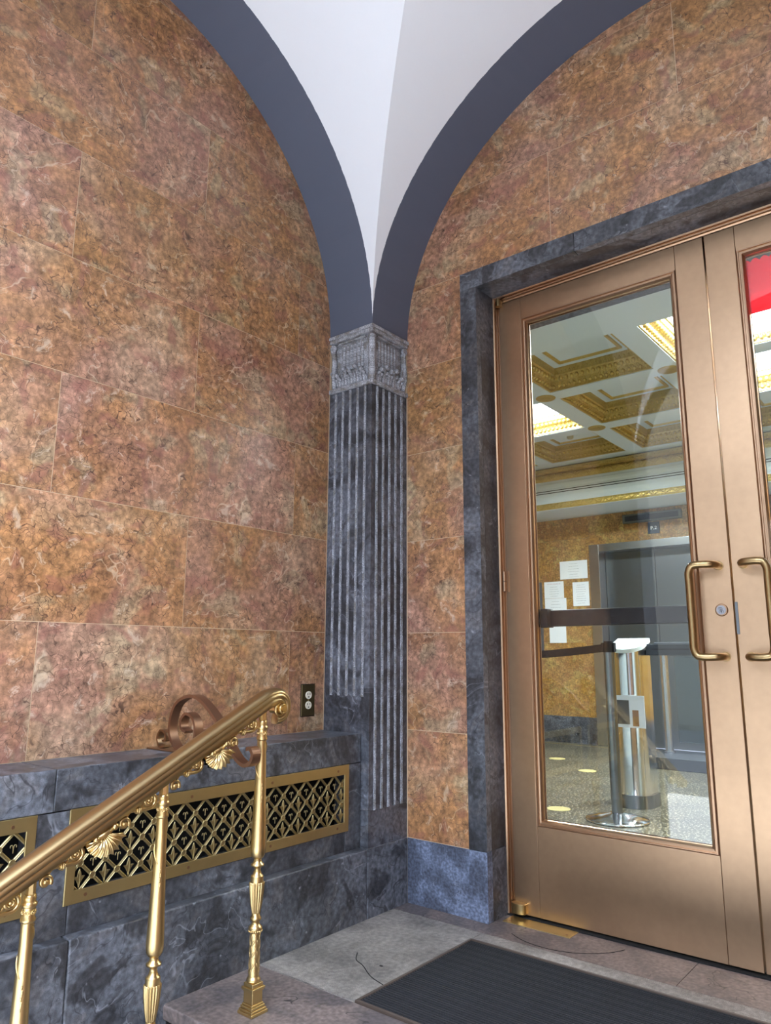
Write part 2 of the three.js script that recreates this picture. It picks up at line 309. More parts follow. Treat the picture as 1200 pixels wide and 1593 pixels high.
// groin vault: four white webs
{
  const c = struct('ceiling', 'white plastered groin vault with a sharp crease rising from the pilaster', 'ceiling');
  const web = (fn) => {
    const nu = 64, nv = 16, pos = [], uv = [], idx = [];
    for (let i = 0; i <= nu; i++) for (let j = 0; j <= nv; j++) { const p = fn(i / nu * Math.PI, j / nv); pos.push(...p); uv.push(p[0] + p[1], p[2] + p[1] * 0.5); }
    for (let i = 0; i < nu; i++) for (let j = 0; j < nv; j++) { const a = i * (nv + 1) + j, b = a + nv + 1; idx.push(a, b, a + 1, a + 1, b, b + 1); }
    const g = new THREE.BufferGeometry(); g.setAttribute('position', new THREE.Float32BufferAttribute(pos, 3)); g.setAttribute('uv', new THREE.Float32BufferAttribute(uv, 2)); g.setIndex(idx); g.computeVertexNormals();
    obj('vault_web', g, M.white, c);
  };
  const y = (t) => SP + BH * Math.sin(t), lerp = (a, b, k) => a + (b - a) * k, co = (t) => Math.abs(Math.cos(t));
  web((t, k) => [lerp(Q, XC - AX * co(t), k), y(t), ZC - AZ * Math.cos(t)]);
  web((t, k) => [lerp(XE, XC + AX * co(t), k), y(t), ZC - AZ * Math.cos(t)]);
  web((t, k) => [XC - AX * Math.cos(t), y(t), lerp(Q, ZC - AZ * co(t), k)]);
  web((t, k) => [XC - AX * Math.cos(t), y(t), lerp(ZE, ZC + AZ * co(t), k)]);
  obj('roof_slab', bx(-0.3, 3.6, -0.35, XW + 0.3, 3.8, ZW), M.white, c);  // unseen slab added over the webs to block light from above
}

// ---------------------------------------------------------------- landing, steps, street
{
  const f = struct('floor', 'pale terrazzo landing with stone borders and steps going down', 'floor');
  const panel = (n, m, x0, z0, x1, z1) => obj(n, bx(x0 + 0.001, -0.08, z0 + 0.001, x1 - 0.001, 0, z1 - 0.001), m, f);
  obj('bed', bx(0, -0.2, -0.35, XW, -0.006, 1.1), M.gap, f);
  panel('border_slab', M.tread, Q - 0.1, -0.16, 1.30, 0.09); panel('border_slab', M.tread, 1.30, -0.16, XE + 0.1, 0.09);
  panel('terrazzo_panel', M.terrazzo, Q - 0.1, 0.09, 0.64, 0.763);
  panel('terrazzo_panel', M.terrazzo, 2.345, 0.09, XE + 0.1, 0.763);
  panel('terrazzo_panel', M.terrazzo, 0.64, 0.09, 2.345, 0.165);
  for (let k = 0; k < 4; k++) {
    const y = -0.16 * k, z0 = k ? 1.112 + 0.322 * (k - 1) : 0.763, z1 = 1.112 + 0.322 * k;
    obj('tread', bx(Q - 0.05, y - 0.04, z0 - (k ? 0.02 : -0.001), XE + 0.05, y, z1, 0.006), M.tread, f);
    obj('riser', bx(Q - 0.05, y - 0.2, z1 - 0.06, XE + 0.05, y - 0.04, z1 - 0.022), M.dark[0], f);
  }
  // scratched sweep of the door and a hair crack
  const arc = (cx, cz, r, a0, a1) => { const s = []; for (let i = 0; i <= 20; i++) { const t = a0 + (a1 - a0) * i / 20; s.push([cx + r * Math.cos(t), 0.0002, cz + r * Math.sin(t)]); } return tube(s, 0.0013, 40, 4); };
  obj('door_scratch', arc(0.86, -0.16, 0.235, 0.35, 2.2), M.gap, f);
  obj('crack', tube([[0.42, 0.0002, 0.5], [0.455, 0.0002, 0.545], [0.5, 0.0002, 0.565], [0.57, 0.0002, 0.61], [0.637, 0.0002, 0.632]], 0.0016, 20, 4), M.gap, f);
  obj('stain', ball(0.545, -0.001, 0.53, 0.011, 1, 0.12, 0.7), M.gap, f);
  // pavement and street outside
  const g = struct('floor', 'grey concrete pavement below the entrance steps', 'pavement');
  obj('paving', bx(-12, -0.84, 2.0, 14, -0.64, 6.5), std({ color: 0xc2bfb8, roughness: 0.9 }), g);
  { const b = thing('building', 'unseen street building added facing the entrance to dim the pane reflections', 'building', [0, -0.8, 16], null, 'structure'); obj('wall', bx(-28, 0, 0, 30, 9.5, 6), std({ color: 0x6b675f, roughness: 0.85 }), b); const gl = std({ color: 0x1d242c, roughness: 0.12 }); for (let j = 0; j < 3; j++) for (let i = 0; i < 12; i++) obj('window', bx(-26 + i * 4.6, 0.9 + j * 3.1, -0.05, -23.6 + i * 4.6, 2.9 + j * 3.1, 0.02), gl, b); }  // unseen facade, added and kept dark to soften reflections in the door glass
  obj('roadway', bx(-30, -0.95, 6.5, 32, -0.78, 16), std({ color: 0x55565a, roughness: 0.9 }), g);
}
{ // brass plate let into the floor below the hinge
  const p = thing('floor_plate', 'flat brass plate let into the floor under the door hinge', 'plate', [0.76, 0, -0.105]);
  obj('plate', bx(-0.125, -0.001, -0.05, 0.137, 0.0022, 0.05, 0.001), M.brassPlate, p);
  for (const x of [-0.105, 0.118]) obj('screw', cyl(0.005, 0.001, 10).translate(x, 0.0025, 0.03), M.bronzeDark, p);
}
{ // entrance mat in its metal edge
  const p = thing('entrance_mat', 'charcoal ribbed entrance mat lying in front of the bronze doors', 'mat', [0.64, 0, 0.165]);
  const W = 1.705, D = 0.597, b = 0.009;
  obj('backing', bx(0, -0.02, 0, W, -0.004, D), M.gap, p);
  for (const [x0, z0, x1, z1] of [[0, 0, W, b], [0, D - b, W, D], [0, b, b, D - b], [W - b, b, W, D - b]]) obj('edge_strip', bx(x0, -0.006, z0, x1, 0.004, z1, 0.001), M.matEdge, p);
  const ribs = []; const n = 50, step = (D - 2 * b) / n;
  for (let i = 0; i < n; i++) { const z = b + step * (i + 0.5), s = shapeOf([[-step * 0.5, 0], [step * 0.5, 0], [step * 0.22, 0.0045], [-step * 0.22, 0.0045]]); ribs.push(extr(s, W - 2 * b).rotateY(Math.PI / 2).translate(b, -0.0035, z)); }
  const g = metreUV(merge(ribs)); const m = obj('pile_ribs', g, M.mat, p); m.userData.kind = 'stuff';
}
// ---------------------------------------------------------------- corner pilaster
function pilaster(px, pz, label, full) {
  // local frame: the corner of the room at the origin, free faces towards +x and +z
  const p = thing('corner_pilaster', label, 'pilaster', [px, 0, pz]);
  const KB = 2.076, KT = 2.333, e = Q - 0.004;
  obj('shaft', bx(0, full ? -0.7 : 0.372, 0, e, KB, e, 0.002), M.pillar, p);
  if (!full) { obj('foot', bx(0, 0.2402, 0, e, 0.372, e, 0.001), M.dark[1], p); obj('base', bx(0, -0.02, 0, Q, 0.24, Q - 0.001, 0.004), M.dark[0], p); }
  // raised ribs on both free faces
  const rw = 0.0115;
  for (let k = 0; k < 5; k++) {
    const s = 0.038 + k * 0.0417;                    // distance from the free corner
    const yb0 = full ? 0 : 0.79, yb1 = full ? 0 : 0.372;
    for (const [f, yb] of [[0, yb0], [1, yb1]]) {
      const g = extr(shapeOf([[-rw / 2, 0], [rw / 2, 0], [rw / 2, 0.0035], [rw * 0.28, 0.006], [rw * 0.14, 0.0046], [-rw * 0.14, 0.0046], [-rw * 0.28, 0.006], [-rw / 2, 0.0035]]), KB - 0.012 - yb).rotateX(-Math.PI / 2); // runs up
      g.rotateY(Math.PI);                            // relief now faces +z
      if (f === 0) g.translate(Q - s, yb, e); else g.rotateY(Math.PI / 2).translate(e, yb, Q - s);
      obj('rib', metreUV(g, rnd() * 2, rnd() * 2), M.rib, p);
    }
  }
  // capital
  const c = new THREE.Group(); c.name = 'capital'; p.add(c);
  const o = 0.006;
  obj('bell', bx(0, KB, 0, e - 0.016, KT - 0.03, e - 0.016, 0.003), M.capital, c);
  obj('necking', bx(0, KB - 0.008, 0, e + o + 0.004, KB + 0.014, e + o + 0.004, 0.006), M.capital, c);
  obj('abacus', [bx(0, KT - 0.032, 0, e + o + 0.003, KT - 0.014, e + o + 0.003, 0.004), bx(0, KT - 0.016, 0, e + o + 0.009, KT, e + o + 0.009, 0.004)], M.capital, c);
  const onFace = (g, f, s, y) => (f === 0 ? g.translate(Q - s, y, e - 0.015) : g.rotateY(Math.PI / 2).translate(e - 0.015, y, Q - s));
  for (const f of [0, 1]) {
    for (let k = 0; k < 6; k++) obj('reed', onFace(metreUV(new THREE.CylinderGeometry(0.0062, 0.0075, 0.12, 8)), f, 0.07 + k * 0.0212, 2.225), M.capital, c);
    obj('panel_rim', onFace(bx(-0.078, 0, -0.001, 0.078, 0.008, 0.014, 0.002), f, 0.122, KT - 0.042), M.capital, c);
    const hs = [0.058, 0.08, 0.068, 0.082, 0.056];
    hs.forEach((h, k) => {                          // acanthus lobes with tips curling forward
      const s = 0.055 + k * 0.0345, w = 0.012, g = [];
      g.push(tube([[0, 0, 0.001], [0.001, h * 0.5, 0.006], [0, h * 0.85, 0.012], [0, h, 0.017], [0, h * 0.95, 0.022]], w * 0.62, 14, 8), ball(0, h * 0.95, 0.021, 0.0098), ball(-0.011, h * 0.66, 0.015, 0.0066), ball(0.011, h * 0.66, 0.015, 0.0066));
      g.push(tube([[-w, 0, 0.001], [-w * 1.2, h * 0.42, 0.006], [-w * 0.9, h * 0.62, 0.01]], 0.0038, 8, 6), tube([[w, 0, 0.001], [w * 1.2, h * 0.42, 0.006], [w * 0.9, h * 0.62, 0.01]], 0.0038, 8, 6));
      obj('leaf', onFace(metreUV(merge(g)).scale(1, 1, 1.3), f, s, KB + 0.012), M.capital, c);
    });
    // corner stalks with volutes at the wall end
    const stalk = merge([tube([[0, 0, 0.003], [0.004, 0.06, 0.008], [0.002, 0.13, 0.006], [-0.004, 0.175, 0.008]], 0.0085, 16, 8), tube([[-0.012, 0.05, 0.004], [-0.006, 0.1, 0.007], [0.006, 0.15, 0.007]], 0.004, 12, 6)]);
    obj('stalk', onFace(metreUV(stalk).scale(1.15, 1, 1.6), f, Q - 0.0185, KB + 0.02), M.capital, c);
    obj('volute', onFace(metreUV(merge([new THREE.TorusGeometry(0.0112, 0.0052, 8, 16), ball(0, 0, 0.002, 0.006), cyl(0.0145, 0.012, 16).rotateX(Math.PI / 2)]).translate(0, 0, 0.015)), f, Q - 0.0175, KT - 0.052).translate(0, 0, 0), M.capital, c);
    obj('volute', onFace(metreUV(merge([new THREE.TorusGeometry(0.007, 0.0042, 8, 14), ball(0, 0, 0.002, 0.0045)]).translate(0, 0, 0.016)), f, Q - 0.014, KB + 0.088), M.capital, c);
  }
  obj('corner_leaf', metreUV(merge([tube([[e, KB + 0.01, e], [e + 0.007, KB + 0.06, e + 0.007], [e + 0.003, KB + 0.09, e + 0.003]], 0.016, 14, 8), tube([[e - 0.004, KB + 0.08, e - 0.004], [e - 0.002, KB + 0.14, e - 0.002], [e + 0.002, KB + 0.195, e + 0.002]], 0.016, 14, 8), ball(e + 0.004, KT - 0.055, e + 0.004, 0.016, 1.1, 0.75, 1.1), ball(e + 0.006, KB + 0.098, e + 0.006, 0.0125, 1, 0.8, 1)])), M.capital, c);
  return p;
}
pilaster(0.0006, 0.0006, 'dark marble pilaster in the corner, ribbed, with a carved pale capital', false);
const pr = pilaster(XW - 0.0006, 0.0006, 'dark ribbed marble pilaster right of the doors', true); pr.scale.x = -1;

// ---------------------------------------------------------------- marble bench along the left wall
const BT = 0.652, BF = 0.207, GT = 0.545, GB = 0.312;
{
  const b = thing('marble_ledge', 'dark grey marble ledge along the left wall housing brass grilles', 'bench');
  const z0 = 0.2465, z1 = ZE;
  for (const [a, c] of [[z0, 1.455], [1.455, z1]]) obj('top_slab', bx(0.0006, GT + 0.001, a + 0.0006, BF, BT, c - 0.0006, 0.003), M.dark[0], b);
  obj('pier_panel', bx(0.15, 0.24, z0, BF - 0.001, GT - 0.001, 0.330, 0.001), M.dark[0], b);
  obj('pier_panel', bx(0.15, 0.24, 1.397, BF - 0.001, GT - 0.001, 1.512, 0.001), M.dark[0], b);
  obj('pier_panel', bx(0.15, 0.24, 2.37, BF - 0.001, GT - 0.001, z1, 0.001), M.dark[0], b);
  for (const [a, c] of [[0.332, 1.395], [1.514, 2.368]]) obj('sill_panel', bx(0.13, 0.24, a, BF - 0.001, GB + 0.012, c, 0.001), M.dark[0], b);
  obj('hollow', bx(0, 0.24, z0, 0.09, GT, z1), M.black, b);
  for (const [a, c] of [[z0, 1.404], [1.404, z1]]) obj('plinth_slab', bx(0.0006, -0.75, a + 0.0007, Q, 0.24, c - 0.0007, 0.006), M.dark[0], b);
}
// ---------------------------------------------------------------- brass grilles
const latGeo = {};
{
  const w = 0.0043, L = 1;
  latGeo.bar = (len) => extr(shapeOf([[-w, 0], [w, 0], [w, 0.003], [w * 0.45, 0.0046], [w * 0.2, 0.0032], [-w * 0.2, 0.0032], [-w * 0.45, 0.0046], [-w, 0.003]]), len);
  latGeo.knot = merge([new THREE.TorusGeometry(0.0074, 0.0024, 6, 14), new THREE.TorusGeometry(0.003, 0.0016, 5, 8), cyl(0.006, 0.003, 10).rotateX(Math.PI / 2)]);
  const s = new THREE.Shape();                       // three-leaved lily
  s.moveTo(0, -0.024); s.lineTo(0.0022, -0.012); s.bezierCurveTo(0.006, -0.006, 0.008, 0.0, 0.015, 0.0055); s.bezierCurveTo(0.009, 0.0065, 0.0065, 0.006, 0.0055, 0.004); s.bezierCurveTo(0.0055, 0.012, 0.003, 0.018, 0, 0.024);
  s.bezierCurveTo(-0.003, 0.018, -0.0055, 0.012, -0.0055, 0.004); s.bezierCurveTo(-0.0065, 0.006, -0.009, 0.0065, -0.015, 0.0055); s.bezierCurveTo(-0.008, 0.0, -0.006, -0.006, -0.0022, -0.012); s.closePath();
  latGeo.lily = merge([extr(s, 0.003, 0.0008, 5), tube([[0, -0.02, 0.004], [0, 0, 0.0055], [0, 0.02, 0.004]], 0.0011, 6, 5)]);
  latGeo.curl = merge([tube([[-0.0075, 0.001, 0.003], [-0.007, 0.006, 0.003], [-0.0025, 0.0065, 0.003], [0, -0.003, 0.003], [0, -0.012, 0.003]], 0.0013, 14, 5), tube([[0.0075, 0.001, 0.003], [0.007, 0.006, 0.003], [0.0025, 0.0065, 0.003], [0, -0.003, 0.003]], 0.0013, 12, 5)]);
}
function grille(za, zb, label, kFrom) {
  // local frame: x runs along -z (to the right as seen), y up, relief towards +x of the world
  const g = thing('vent_grille', label, 'grille', [BF - 0.0005, 0, zb], 'brass grilles in the marble ledge'); g.rotation.y = Math.PI / 2;
  const L = zb - za, y0 = GB, y1 = GT, rim = 0.032, i0 = 0.024, iy0 = 0.343, iy1 = 0.512;
  const s = shapeOf([[0, y0], [L, y0], [L, y1], [0, y1]]); s.holes.push(new THREE.Path([[i0, iy0], [i0, iy1], [L - i0, iy1], [L - i0, iy0]].map(([x, y]) => new THREE.Vector2(x, y))));
  obj('frame', metreUV(extr(s, 0.003, 0.001), 0, 0, true), M.brassPlate, g);
  const P = 0.0725, H = 0.0705, x0 = (zb - 0.6425) % P, yk = 0.406;    // knots at (x0 + iP, yk + jH) and half-way between
  const inX0 = i0 - 0.004, inX1 = L - i0 + 0.004, by0 = iy0 - 0.004, by1 = iy1 + 0.004;
  const ang = Math.atan2(H, P);
  for (const sg of [1, -1]) for (let i = -6; i < L / P + 8; i++) {
    // line through knot (x0 + iP, yk) with slope sg*H/P, cut to the opening
    const X = x0 + i * P, k = sg * H / P; let ta = inX0, tb = inX1; const ya = (by0 - yk) / k + X, yb = (by1 - yk) / k + X;
    ta = Math.max(ta, Math.min(ya, yb)); tb = Math.min(tb, Math.max(ya, yb)); if (tb - ta < 0.012) continue;
    const len = (tb - ta) / Math.cos(ang), b = latGeo.bar(len).rotateY(Math.PI / 2);        // now along +x, relief towards... y
    b.rotateX(Math.PI / 2).rotateZ(sg * ang).translate(ta, yk + k * (ta - X), sg > 0 ? -0.0075 : -0.006);
    obj('lattice_bar', b, M.lattice, g);
  }
  for (let j = -4; j < 5; j++) for (let i = -2; i < L / P + 2; i++) {
    const x = x0 + i * P + (j & 1 ? P / 2 : 0), y = yk + j * H / 2; if (x < i0 + 0.004 || x > L - i0 - 0.004) continue;
    if (y > iy0 + 0.006 && y < iy1 - 0.006) { const m = obj('knot', latGeo.knot, M.lattice, g); m.position.set(x, y, -0.002); }
    const yc = y + H / 2; if (yc < iy0 + 0.006 || yc > iy1 - 0.004) continue;          // middle of a lozenge
    const lily = i % 2 === 0 ? !(j & 1) : !(j & 1); const m = obj(lily ? 'lily' : 'curl', lily ? latGeo.lily : latGeo.curl, M.lattice, g); m.position.set(x, yc - (lily ? 0.003 : 0), -0.006);
  }
  const n = Math.max(2, Math.round(L / 0.33)); for (let i = 0; i <= n; i++) for (const y of [y0 + 0.0165, y1 - 0.018]) { const m = obj('screw', merge([cyl(0.0046, 0.0016, 12).rotateX(Math.PI / 2), bx(-0.0035, -0.0005, 0.0006, 0.0035, 0.0005, 0.0011)]), M.bronzeDark, g); m.position.set(0.058 + (L - 0.118) * i / n, y, 0.0042); }
}
grille(0.317, 1.409, 'long brass lattice grille with lilies, nearest the pilaster', 0);
grille(1.498, 2.385, 'brass lattice grille cut off by the left picture edge', 1);

// ---------------------------------------------------------------- wall socket
{
  const s = thing('wall_outlet', 'double wall socket in a dark brass plate beside the pilaster', 'socket', [0.0005, 0.772, 0.335]);
  const pl = shapeOf([[-0.035, -0.059], [0.035, -0.059], [0.035, 0.059], [-0.035, 0.059]]);
  obj('cover_plate', metreUV(extr(pl, 0.003, 0.0015).rotateY(Math.PI / 2)), metal(0.2, 0.15, 0.07, 0.4), s);
  obj('gasket', bx(-0.002, -0.0625, -0.0385, 0.001, 0.0625, 0.0385), M.black, s);
  const cream = std({ color: 0xe6dfc9, roughness: 0.4 });
  for (const y of [0.0195, -0.0195]) {
    const c = new THREE.Shape(); c.absarc(0, 0, 0.0172, 0, Math.PI * 2); const r = obj('receptacle', extr(c, 0.0018, 0.0006).scale(0.95, 0.84, 1).rotateY(Math.PI / 2).translate(0.0045, y, 0), cream, s);
    obj('slot', bx(0.006, y + 0.001, -0.0075, 0.0074, y + 0.009, -0.0052), M.black, r); obj('slot', bx(0.006, y + 0.001, 0.0052, 0.0074, y + 0.008, 0.0075), M.black, r);
    obj('slot', cyl(0.0028, 0.0012, 10).rotateZ(Math.PI / 2).translate(0.0068, y - 0.007, 0), M.black, r);
  }
  obj('screw', cyl(0.003, 0.002, 10).rotateZ(Math.PI / 2).translate(0.005, 0, 0), M.brass, s);
}
// ---------------------------------------------------------------- copper scroll standing on the ledge
{
  const s = thing('scroll_bracket', 'copper-brown wrought scroll with a hooked tail standing on the marble ledge', 'scroll', [0, BT, 1.03]);
  // flat bar swept along a plane curve (x, y), bar width along z
  const bar = (pts, w, t0, t1, seg) => {
    const cv = new THREE.CatmullRomCurve3(pts.map(([x, y]) => V3(x, y, 0))), n = seg, pos = [], idx = [];
    for (let i = 0; i <= n; i++) { const k = i / n, p = cv.getPointAt(k), d = cv.getTangentAt(k), nx = -d.y, ny = d.x, t = (t0 + (t1 - t0) * k) / 2; for (const [a, b] of [[1, 1], [1, -1], [-1, -1], [-1, 1]]) pos.push(p.x + nx * t * a, p.y + ny * t * a, b * w / 2); }
    for (let i = 0; i < n; i++) for (let q = 0; q < 4; q++) { const a = i * 4 + q, b = i * 4 + (q + 1) % 4; idx.push(a, b, a + 4, b, b + 4, a + 4); }
    idx.push(0, 2, 1, 0, 3, 2, n * 4, n * 4 + 1, n * 4 + 2, n * 4, n * 4 + 2, n * 4 + 3);
    const g = new THREE.BufferGeometry(); g.setAttribute('position', new THREE.Float32BufferAttribute(pos, 3)); g.setIndex(idx); const f = g.toNonIndexed(); f.computeVertexNormals(); return metreUV(f);
  };
  const cx = 0.181, cy = 0.073, turn = [[11.2, 0.012], [9.4, 0.021], [8.6, 0.034], [7.85, 0.043], [7.0, 0.046], [6.28, 0.049], [5.4, 0.06], [4.4, 0.073], [3.7, 0.079], [3.14, 0.082], [2.3, 0.088], [1.57, 0.095], [1.1, 0.104], [0.58, 0.12]];
  const tail = [[0.334, 0.098], [0.365, 0.064], [0.397, 0.028], [0.43, 0.0], [0.462, -0.011], [0.487, 0.0], [0.494, 0.022], [0.483, 0.036], [0.468, 0.034]];
  obj('volute_bar', bar([...turn.map(([a, r]) => [cx + r * Math.cos(a), cy + r * Math.sin(a)]), ...tail], 0.03, 0.0085, 0.0105, 220), M.copper, s);
  obj('small_curl', bar([[0.075, 0.012], [0.048, 0.01], [0.035, 0.035], [0.05, 0.058], [0.075, 0.05], [0.078, 0.03], [0.062, 0.028]], 0.024, 0.007, 0.006, 50), M.bronzeDark, s);
  obj('foot_plate', bx(0.008, 0.0, -0.03, 0.16, 0.006, 0.03, 0.002), M.bronzeDark, s);
}
// ---------------------------------------------------------------- brass stair railing
{
  const XR = 0.47, SLOPE = 0.16 / 0.322;
  const r = thing('stair_railing', 'polished brass stair railing with turned balusters, shells and scrolls', 'railing', [XR, 0, 0.987]);
  const yb = (z) => 0.786 - SLOPE * z;               // underside of the rail, z measured from the newel
  // handrail: moulded section swept along the slope, curling under at its upper end
  const sec = [[-0.016, 0], [0.016, 0], [0.017, 0.006], [0.0235, 0.0095], [0.0235, 0.0165], [0.0205, 0.0185], [0.0205, 0.0205], [0.0275, 0.0235], [0.0275, 0.03], [0.0245, 0.033], [0.0245, 0.035], [0.0265, 0.0385], [0.0225, 0.046], [0.0125, 0.0515], [0, 0.053],
    [-0.0125, 0.0515], [-0.0225, 0.046], [-0.0265, 0.0385], [-0.0245, 0.035], [-0.0245, 0.033], [-0.0275, 0.03], [-0.0275, 0.0235], [-0.0205, 0.0205], [-0.0205, 0.0185], [-0.0235, 0.0165], [-0.0235, 0.0095], [-0.017, 0.006]];
  const path = []; const a0 = Math.atan(SLOPE);      // (z, y, direction, size); direction = angle of travel towards -z, up positive
  for (const z of [1.35, 1.0, 0.6, 0.3, 0.12, 0.0, -0.02]) path.push([z, yb(z), a0, 1]);
  let z = -0.02, y = yb(-0.02), a = a0;
  for (let i = 1; i <= 22; i++) { a -= i < 5 ? 0.06 : 0.19; const st = i < 5 ? 0.007 : 0.0026; z -= Math.cos(a) * st; y += Math.sin(a) * st; path.push([z, y, a, Math.max(0.45, 1 - 0.02 * i)]); }
  const pos = [], idx = [], uv = [], n = sec.length;
  path.forEach(([pz, py, pa, k], i) => { for (let j = 0; j <= n; j++) { const [sx, sn] = sec[j % n], nz = Math.sin(pa), ny = Math.cos(pa); pos.push(sx * k, py + ny * sn * k, pz + nz * sn * k); uv.push(i * 0.1, j * 0.01); } });
  for (let i = 0; i + 1 < path.length; i++) for (let j = 0; j < n; j++) { const p = i * (n + 1) + j, q = p + n + 1; idx.push(p, q, p + 1, p + 1, q, q + 1); }
  { const e = (path.length - 1) * (n + 1); for (let j = 1; j + 1 < n; j++) idx.push(e, e + j, e + j + 1); }
  const g = new THREE.BufferGeometry(); g.setAttribute('position', new THREE.Float32BufferAttribute(pos, 3)); g.setAttribute('uv', new THREE.Float32BufferAttribute(uv, 2)); g.setIndex(idx); g.computeVertexNormals();
  const rail = obj('handrail', g, M.brassRail, r);
  // the curl at its end: rolled eye with side bosses
  const ey = y + 0.014 , ez = z - 0.012;
  obj('end_scroll', [cyl(0.015, 0.046, 24).rotateZ(Math.PI / 2).translate(0, ey, ez), cyl(0.009, 0.058, 20).rotateZ(Math.PI / 2).translate(0, ey, ez), new THREE.TorusGeometry(0.012, 0.003, 8, 20).rotateY(Math.PI / 2).translate(0.023, ey, ez), new THREE.TorusGeometry(0.017, 0.004, 8, 20).rotateY(Math.PI / 2).translate(0.012, ey - 0.002, ez + 0.003), new THREE.TorusGeometry(0.012, 0.003, 8, 20).rotateY(Math.PI / 2).translate(-0.023, ey, ez)], M.brass, rail);

  // one baluster
  const box = (s, y0, y1, t = 0.0015) => bx(-s / 2, y0, -s / 2, s / 2, y1, s / 2, t);
  const balG = {
    plinth: merge([box(0.058, 0, 0.008), box(0.053, 0.008, 0.014), box(0.047, 0.014, 0.021), box(0.041, 0.021, 0.026), box(0.036, 0.026, 0.055), box(0.041, 0.055, 0.059), box(0.046, 0.059, 0.066), box(0.037, 0.066, 0.076)]),
    leaf_shaft: lathe([[0.0, 0.076], [0.018, 0.076], [0.0195, 0.08], [0.018, 0.086], [0.0148, 0.089], [0.0145, 0.093], [0.0135, 0.198], [0.0155, 0.2], [0.0188, 0.206], [0.0188, 0.213], [0.014, 0.217], [0.0105, 0.222], [0.0108, 0.228], [0.0155, 0.231], [0.0155, 0.237], [0.0115, 0.241], [0.0115, 0.248]]),
    fluted_bulb: fluted([[0.0112, 0.246], [0.0125, 0.252], [0.0165, 0.272], [0.02, 0.3], [0.0216, 0.32], [0.0217, 0.327], [0.017, 0.3275]], 18, 0.13),
    collar: lathe([[0.0178, 0.326], [0.0178, 0.342], [0.0165, 0.3445], [0.0125, 0.348], [0.0092, 0.357], [0.0092, 0.363], [0.0125, 0.367], [0.0182, 0.3695], [0.0182, 0.374], [0.0125, 0.378], [0.0105, 0.384], [0.011, 0.388]]),
    vase: lathe([[0.011, 0.388], [0.0155, 0.391], [0.0195, 0.398], [0.0212, 0.409], [0.0213, 0.42], [0.0204, 0.45], [0.0165, 0.565], [0.0135, 0.668], [0.0128, 0.705]]),
    neck_rings: lathe([[0.0128, 0.705], [0.0155, 0.708], [0.0158, 0.713], [0.0135, 0.717], [0.0135, 0.735], [0.0155, 0.737], [0.0168, 0.741], [0.0155, 0.745], [0.0125, 0.748], [0.0142, 0.754], [0.0125, 0.76], [0.0105, 0.762], [0.0, 0.762]]),
    neck: new THREE.CylinderGeometry(0.0112, 0.0112, 0.055, 8).toNonIndexed().translate(0, 0.787, 0),
  };
  balG.neck.computeVertexNormals();
  const wreath = (y0, y1, rad, turns, k) => { const p = []; for (let i = 0; i <= 24; i++) { const t = i / 24, a = turns * t * Math.PI * 2; p.push([(rad - 0.0012 * t) * Math.cos(a + k), y0 + (y1 - y0) * t, (rad - 0.0012 * t) * Math.sin(a + k)]); } return tube(p, 0.0016, 40, 5); };
  const leaves = []; for (let j = 0; j < 7; j++) for (let i = 0; i < 6; i++) { const a = (i + (j & 1) * 0.5) / 6 * Math.PI * 2, l = ball(0, 0, 0, 0.007, 0.45, 1.35, 0.3); l.rotateZ((i & 1 ? 1 : -1) * 0.4).translate(0, 0.103 + j * 0.0145, 0.0137 - j * 0.00012).rotateY(a); leaves.push(l); }
  const bead = []; for (let i = 0; i < 18; i++) { const a = i / 18 * Math.PI * 2; bead.push(ball(0.0178 * Math.cos(a), 0.2035, 0.0178 * Math.sin(a), 0.0026)); }
  const rose = []; for (let i = 0; i < 8; i++) { const a = i / 8 * Math.PI * 2 + 0.3; rose.push(new THREE.TorusGeometry(0.0042, 0.0014, 5, 10).translate(0, 0.726, 0.0136).rotateY(a), ball(0, 0, 0, 0.0016).translate(0, 0.726, 0.0145).rotateY(a)); }
  const vine = [wreath(0.6, 0.7, 0.0155, 0.62, 0.9), wreath(0.615, 0.7, 0.0152, 0.5, 2.7)]; for (let i = 0; i < 5; i++) vine.push(ball(0, 0, 0, 0.0042, 0.5, 1.2, 0.35).translate(0, 0.585 - i * 0.011, 0.0163).rotateY(1.1 + 0.1 * (i & 1)));
  const baluster = (z, yBase, full) => {
    const b = new THREE.Group(); b.name = 'baluster'; b.position.set(0, yBase, z); r.add(b);
    for (const [k, geo] of Object.entries(balG)) obj(k, geo, M.brass, b);
    obj('leaf_relief', merge([...leaves, ...bead]), M.brass, b); obj('rosettes', merge(rose), M.brass, b); obj('vine_relief', merge(vine), M.brass, b);
  };
  for (let k = 0; k < 4; k++) baluster(0.322 * k, -0.16 * k);
  // scroll brackets and shells under the rail; (z from newel, y) as in the bay below the newel
  const spiral = (cz, cy, r0, turns, start, dir, outz, outy) => { const p = []; for (let i = 0; i <= 22; i++) { const t = i / 22, a = start + dir * turns * Math.PI * 2 * t, q = r0 * (0.18 + 0.82 * t); p.push([0, cy + q * Math.sin(a), cz + q * Math.cos(a)]); } return p; };
  const unit = (dz, dy) => {
    // small scroll, banded stem, large scroll
    const lo = []; for (let i = 0; i <= 20; i++) { const t = i / 20, a = 0.6 - t * 7.4, q = 0.004 + 0.0105 * t; lo.push([0, -0.006 + q * Math.sin(a), 0.0 - q * Math.cos(a)]); }
    const stem = [[0, 0.01, -0.004], [0, 0.019, -0.012], [0, 0.0205, -0.024], [0, 0.0195, -0.036], [0, 0.0195, -0.052]];
    for (let i = 0; i <= 24; i++) { const t = i / 24, q = 0.0195 - 0.0155 * t, b = -Math.PI / 2 + t * Math.PI * 3.1; stem.push([0, 0.0395 + q * Math.sin(b), -0.066 - q * Math.cos(b)]); }
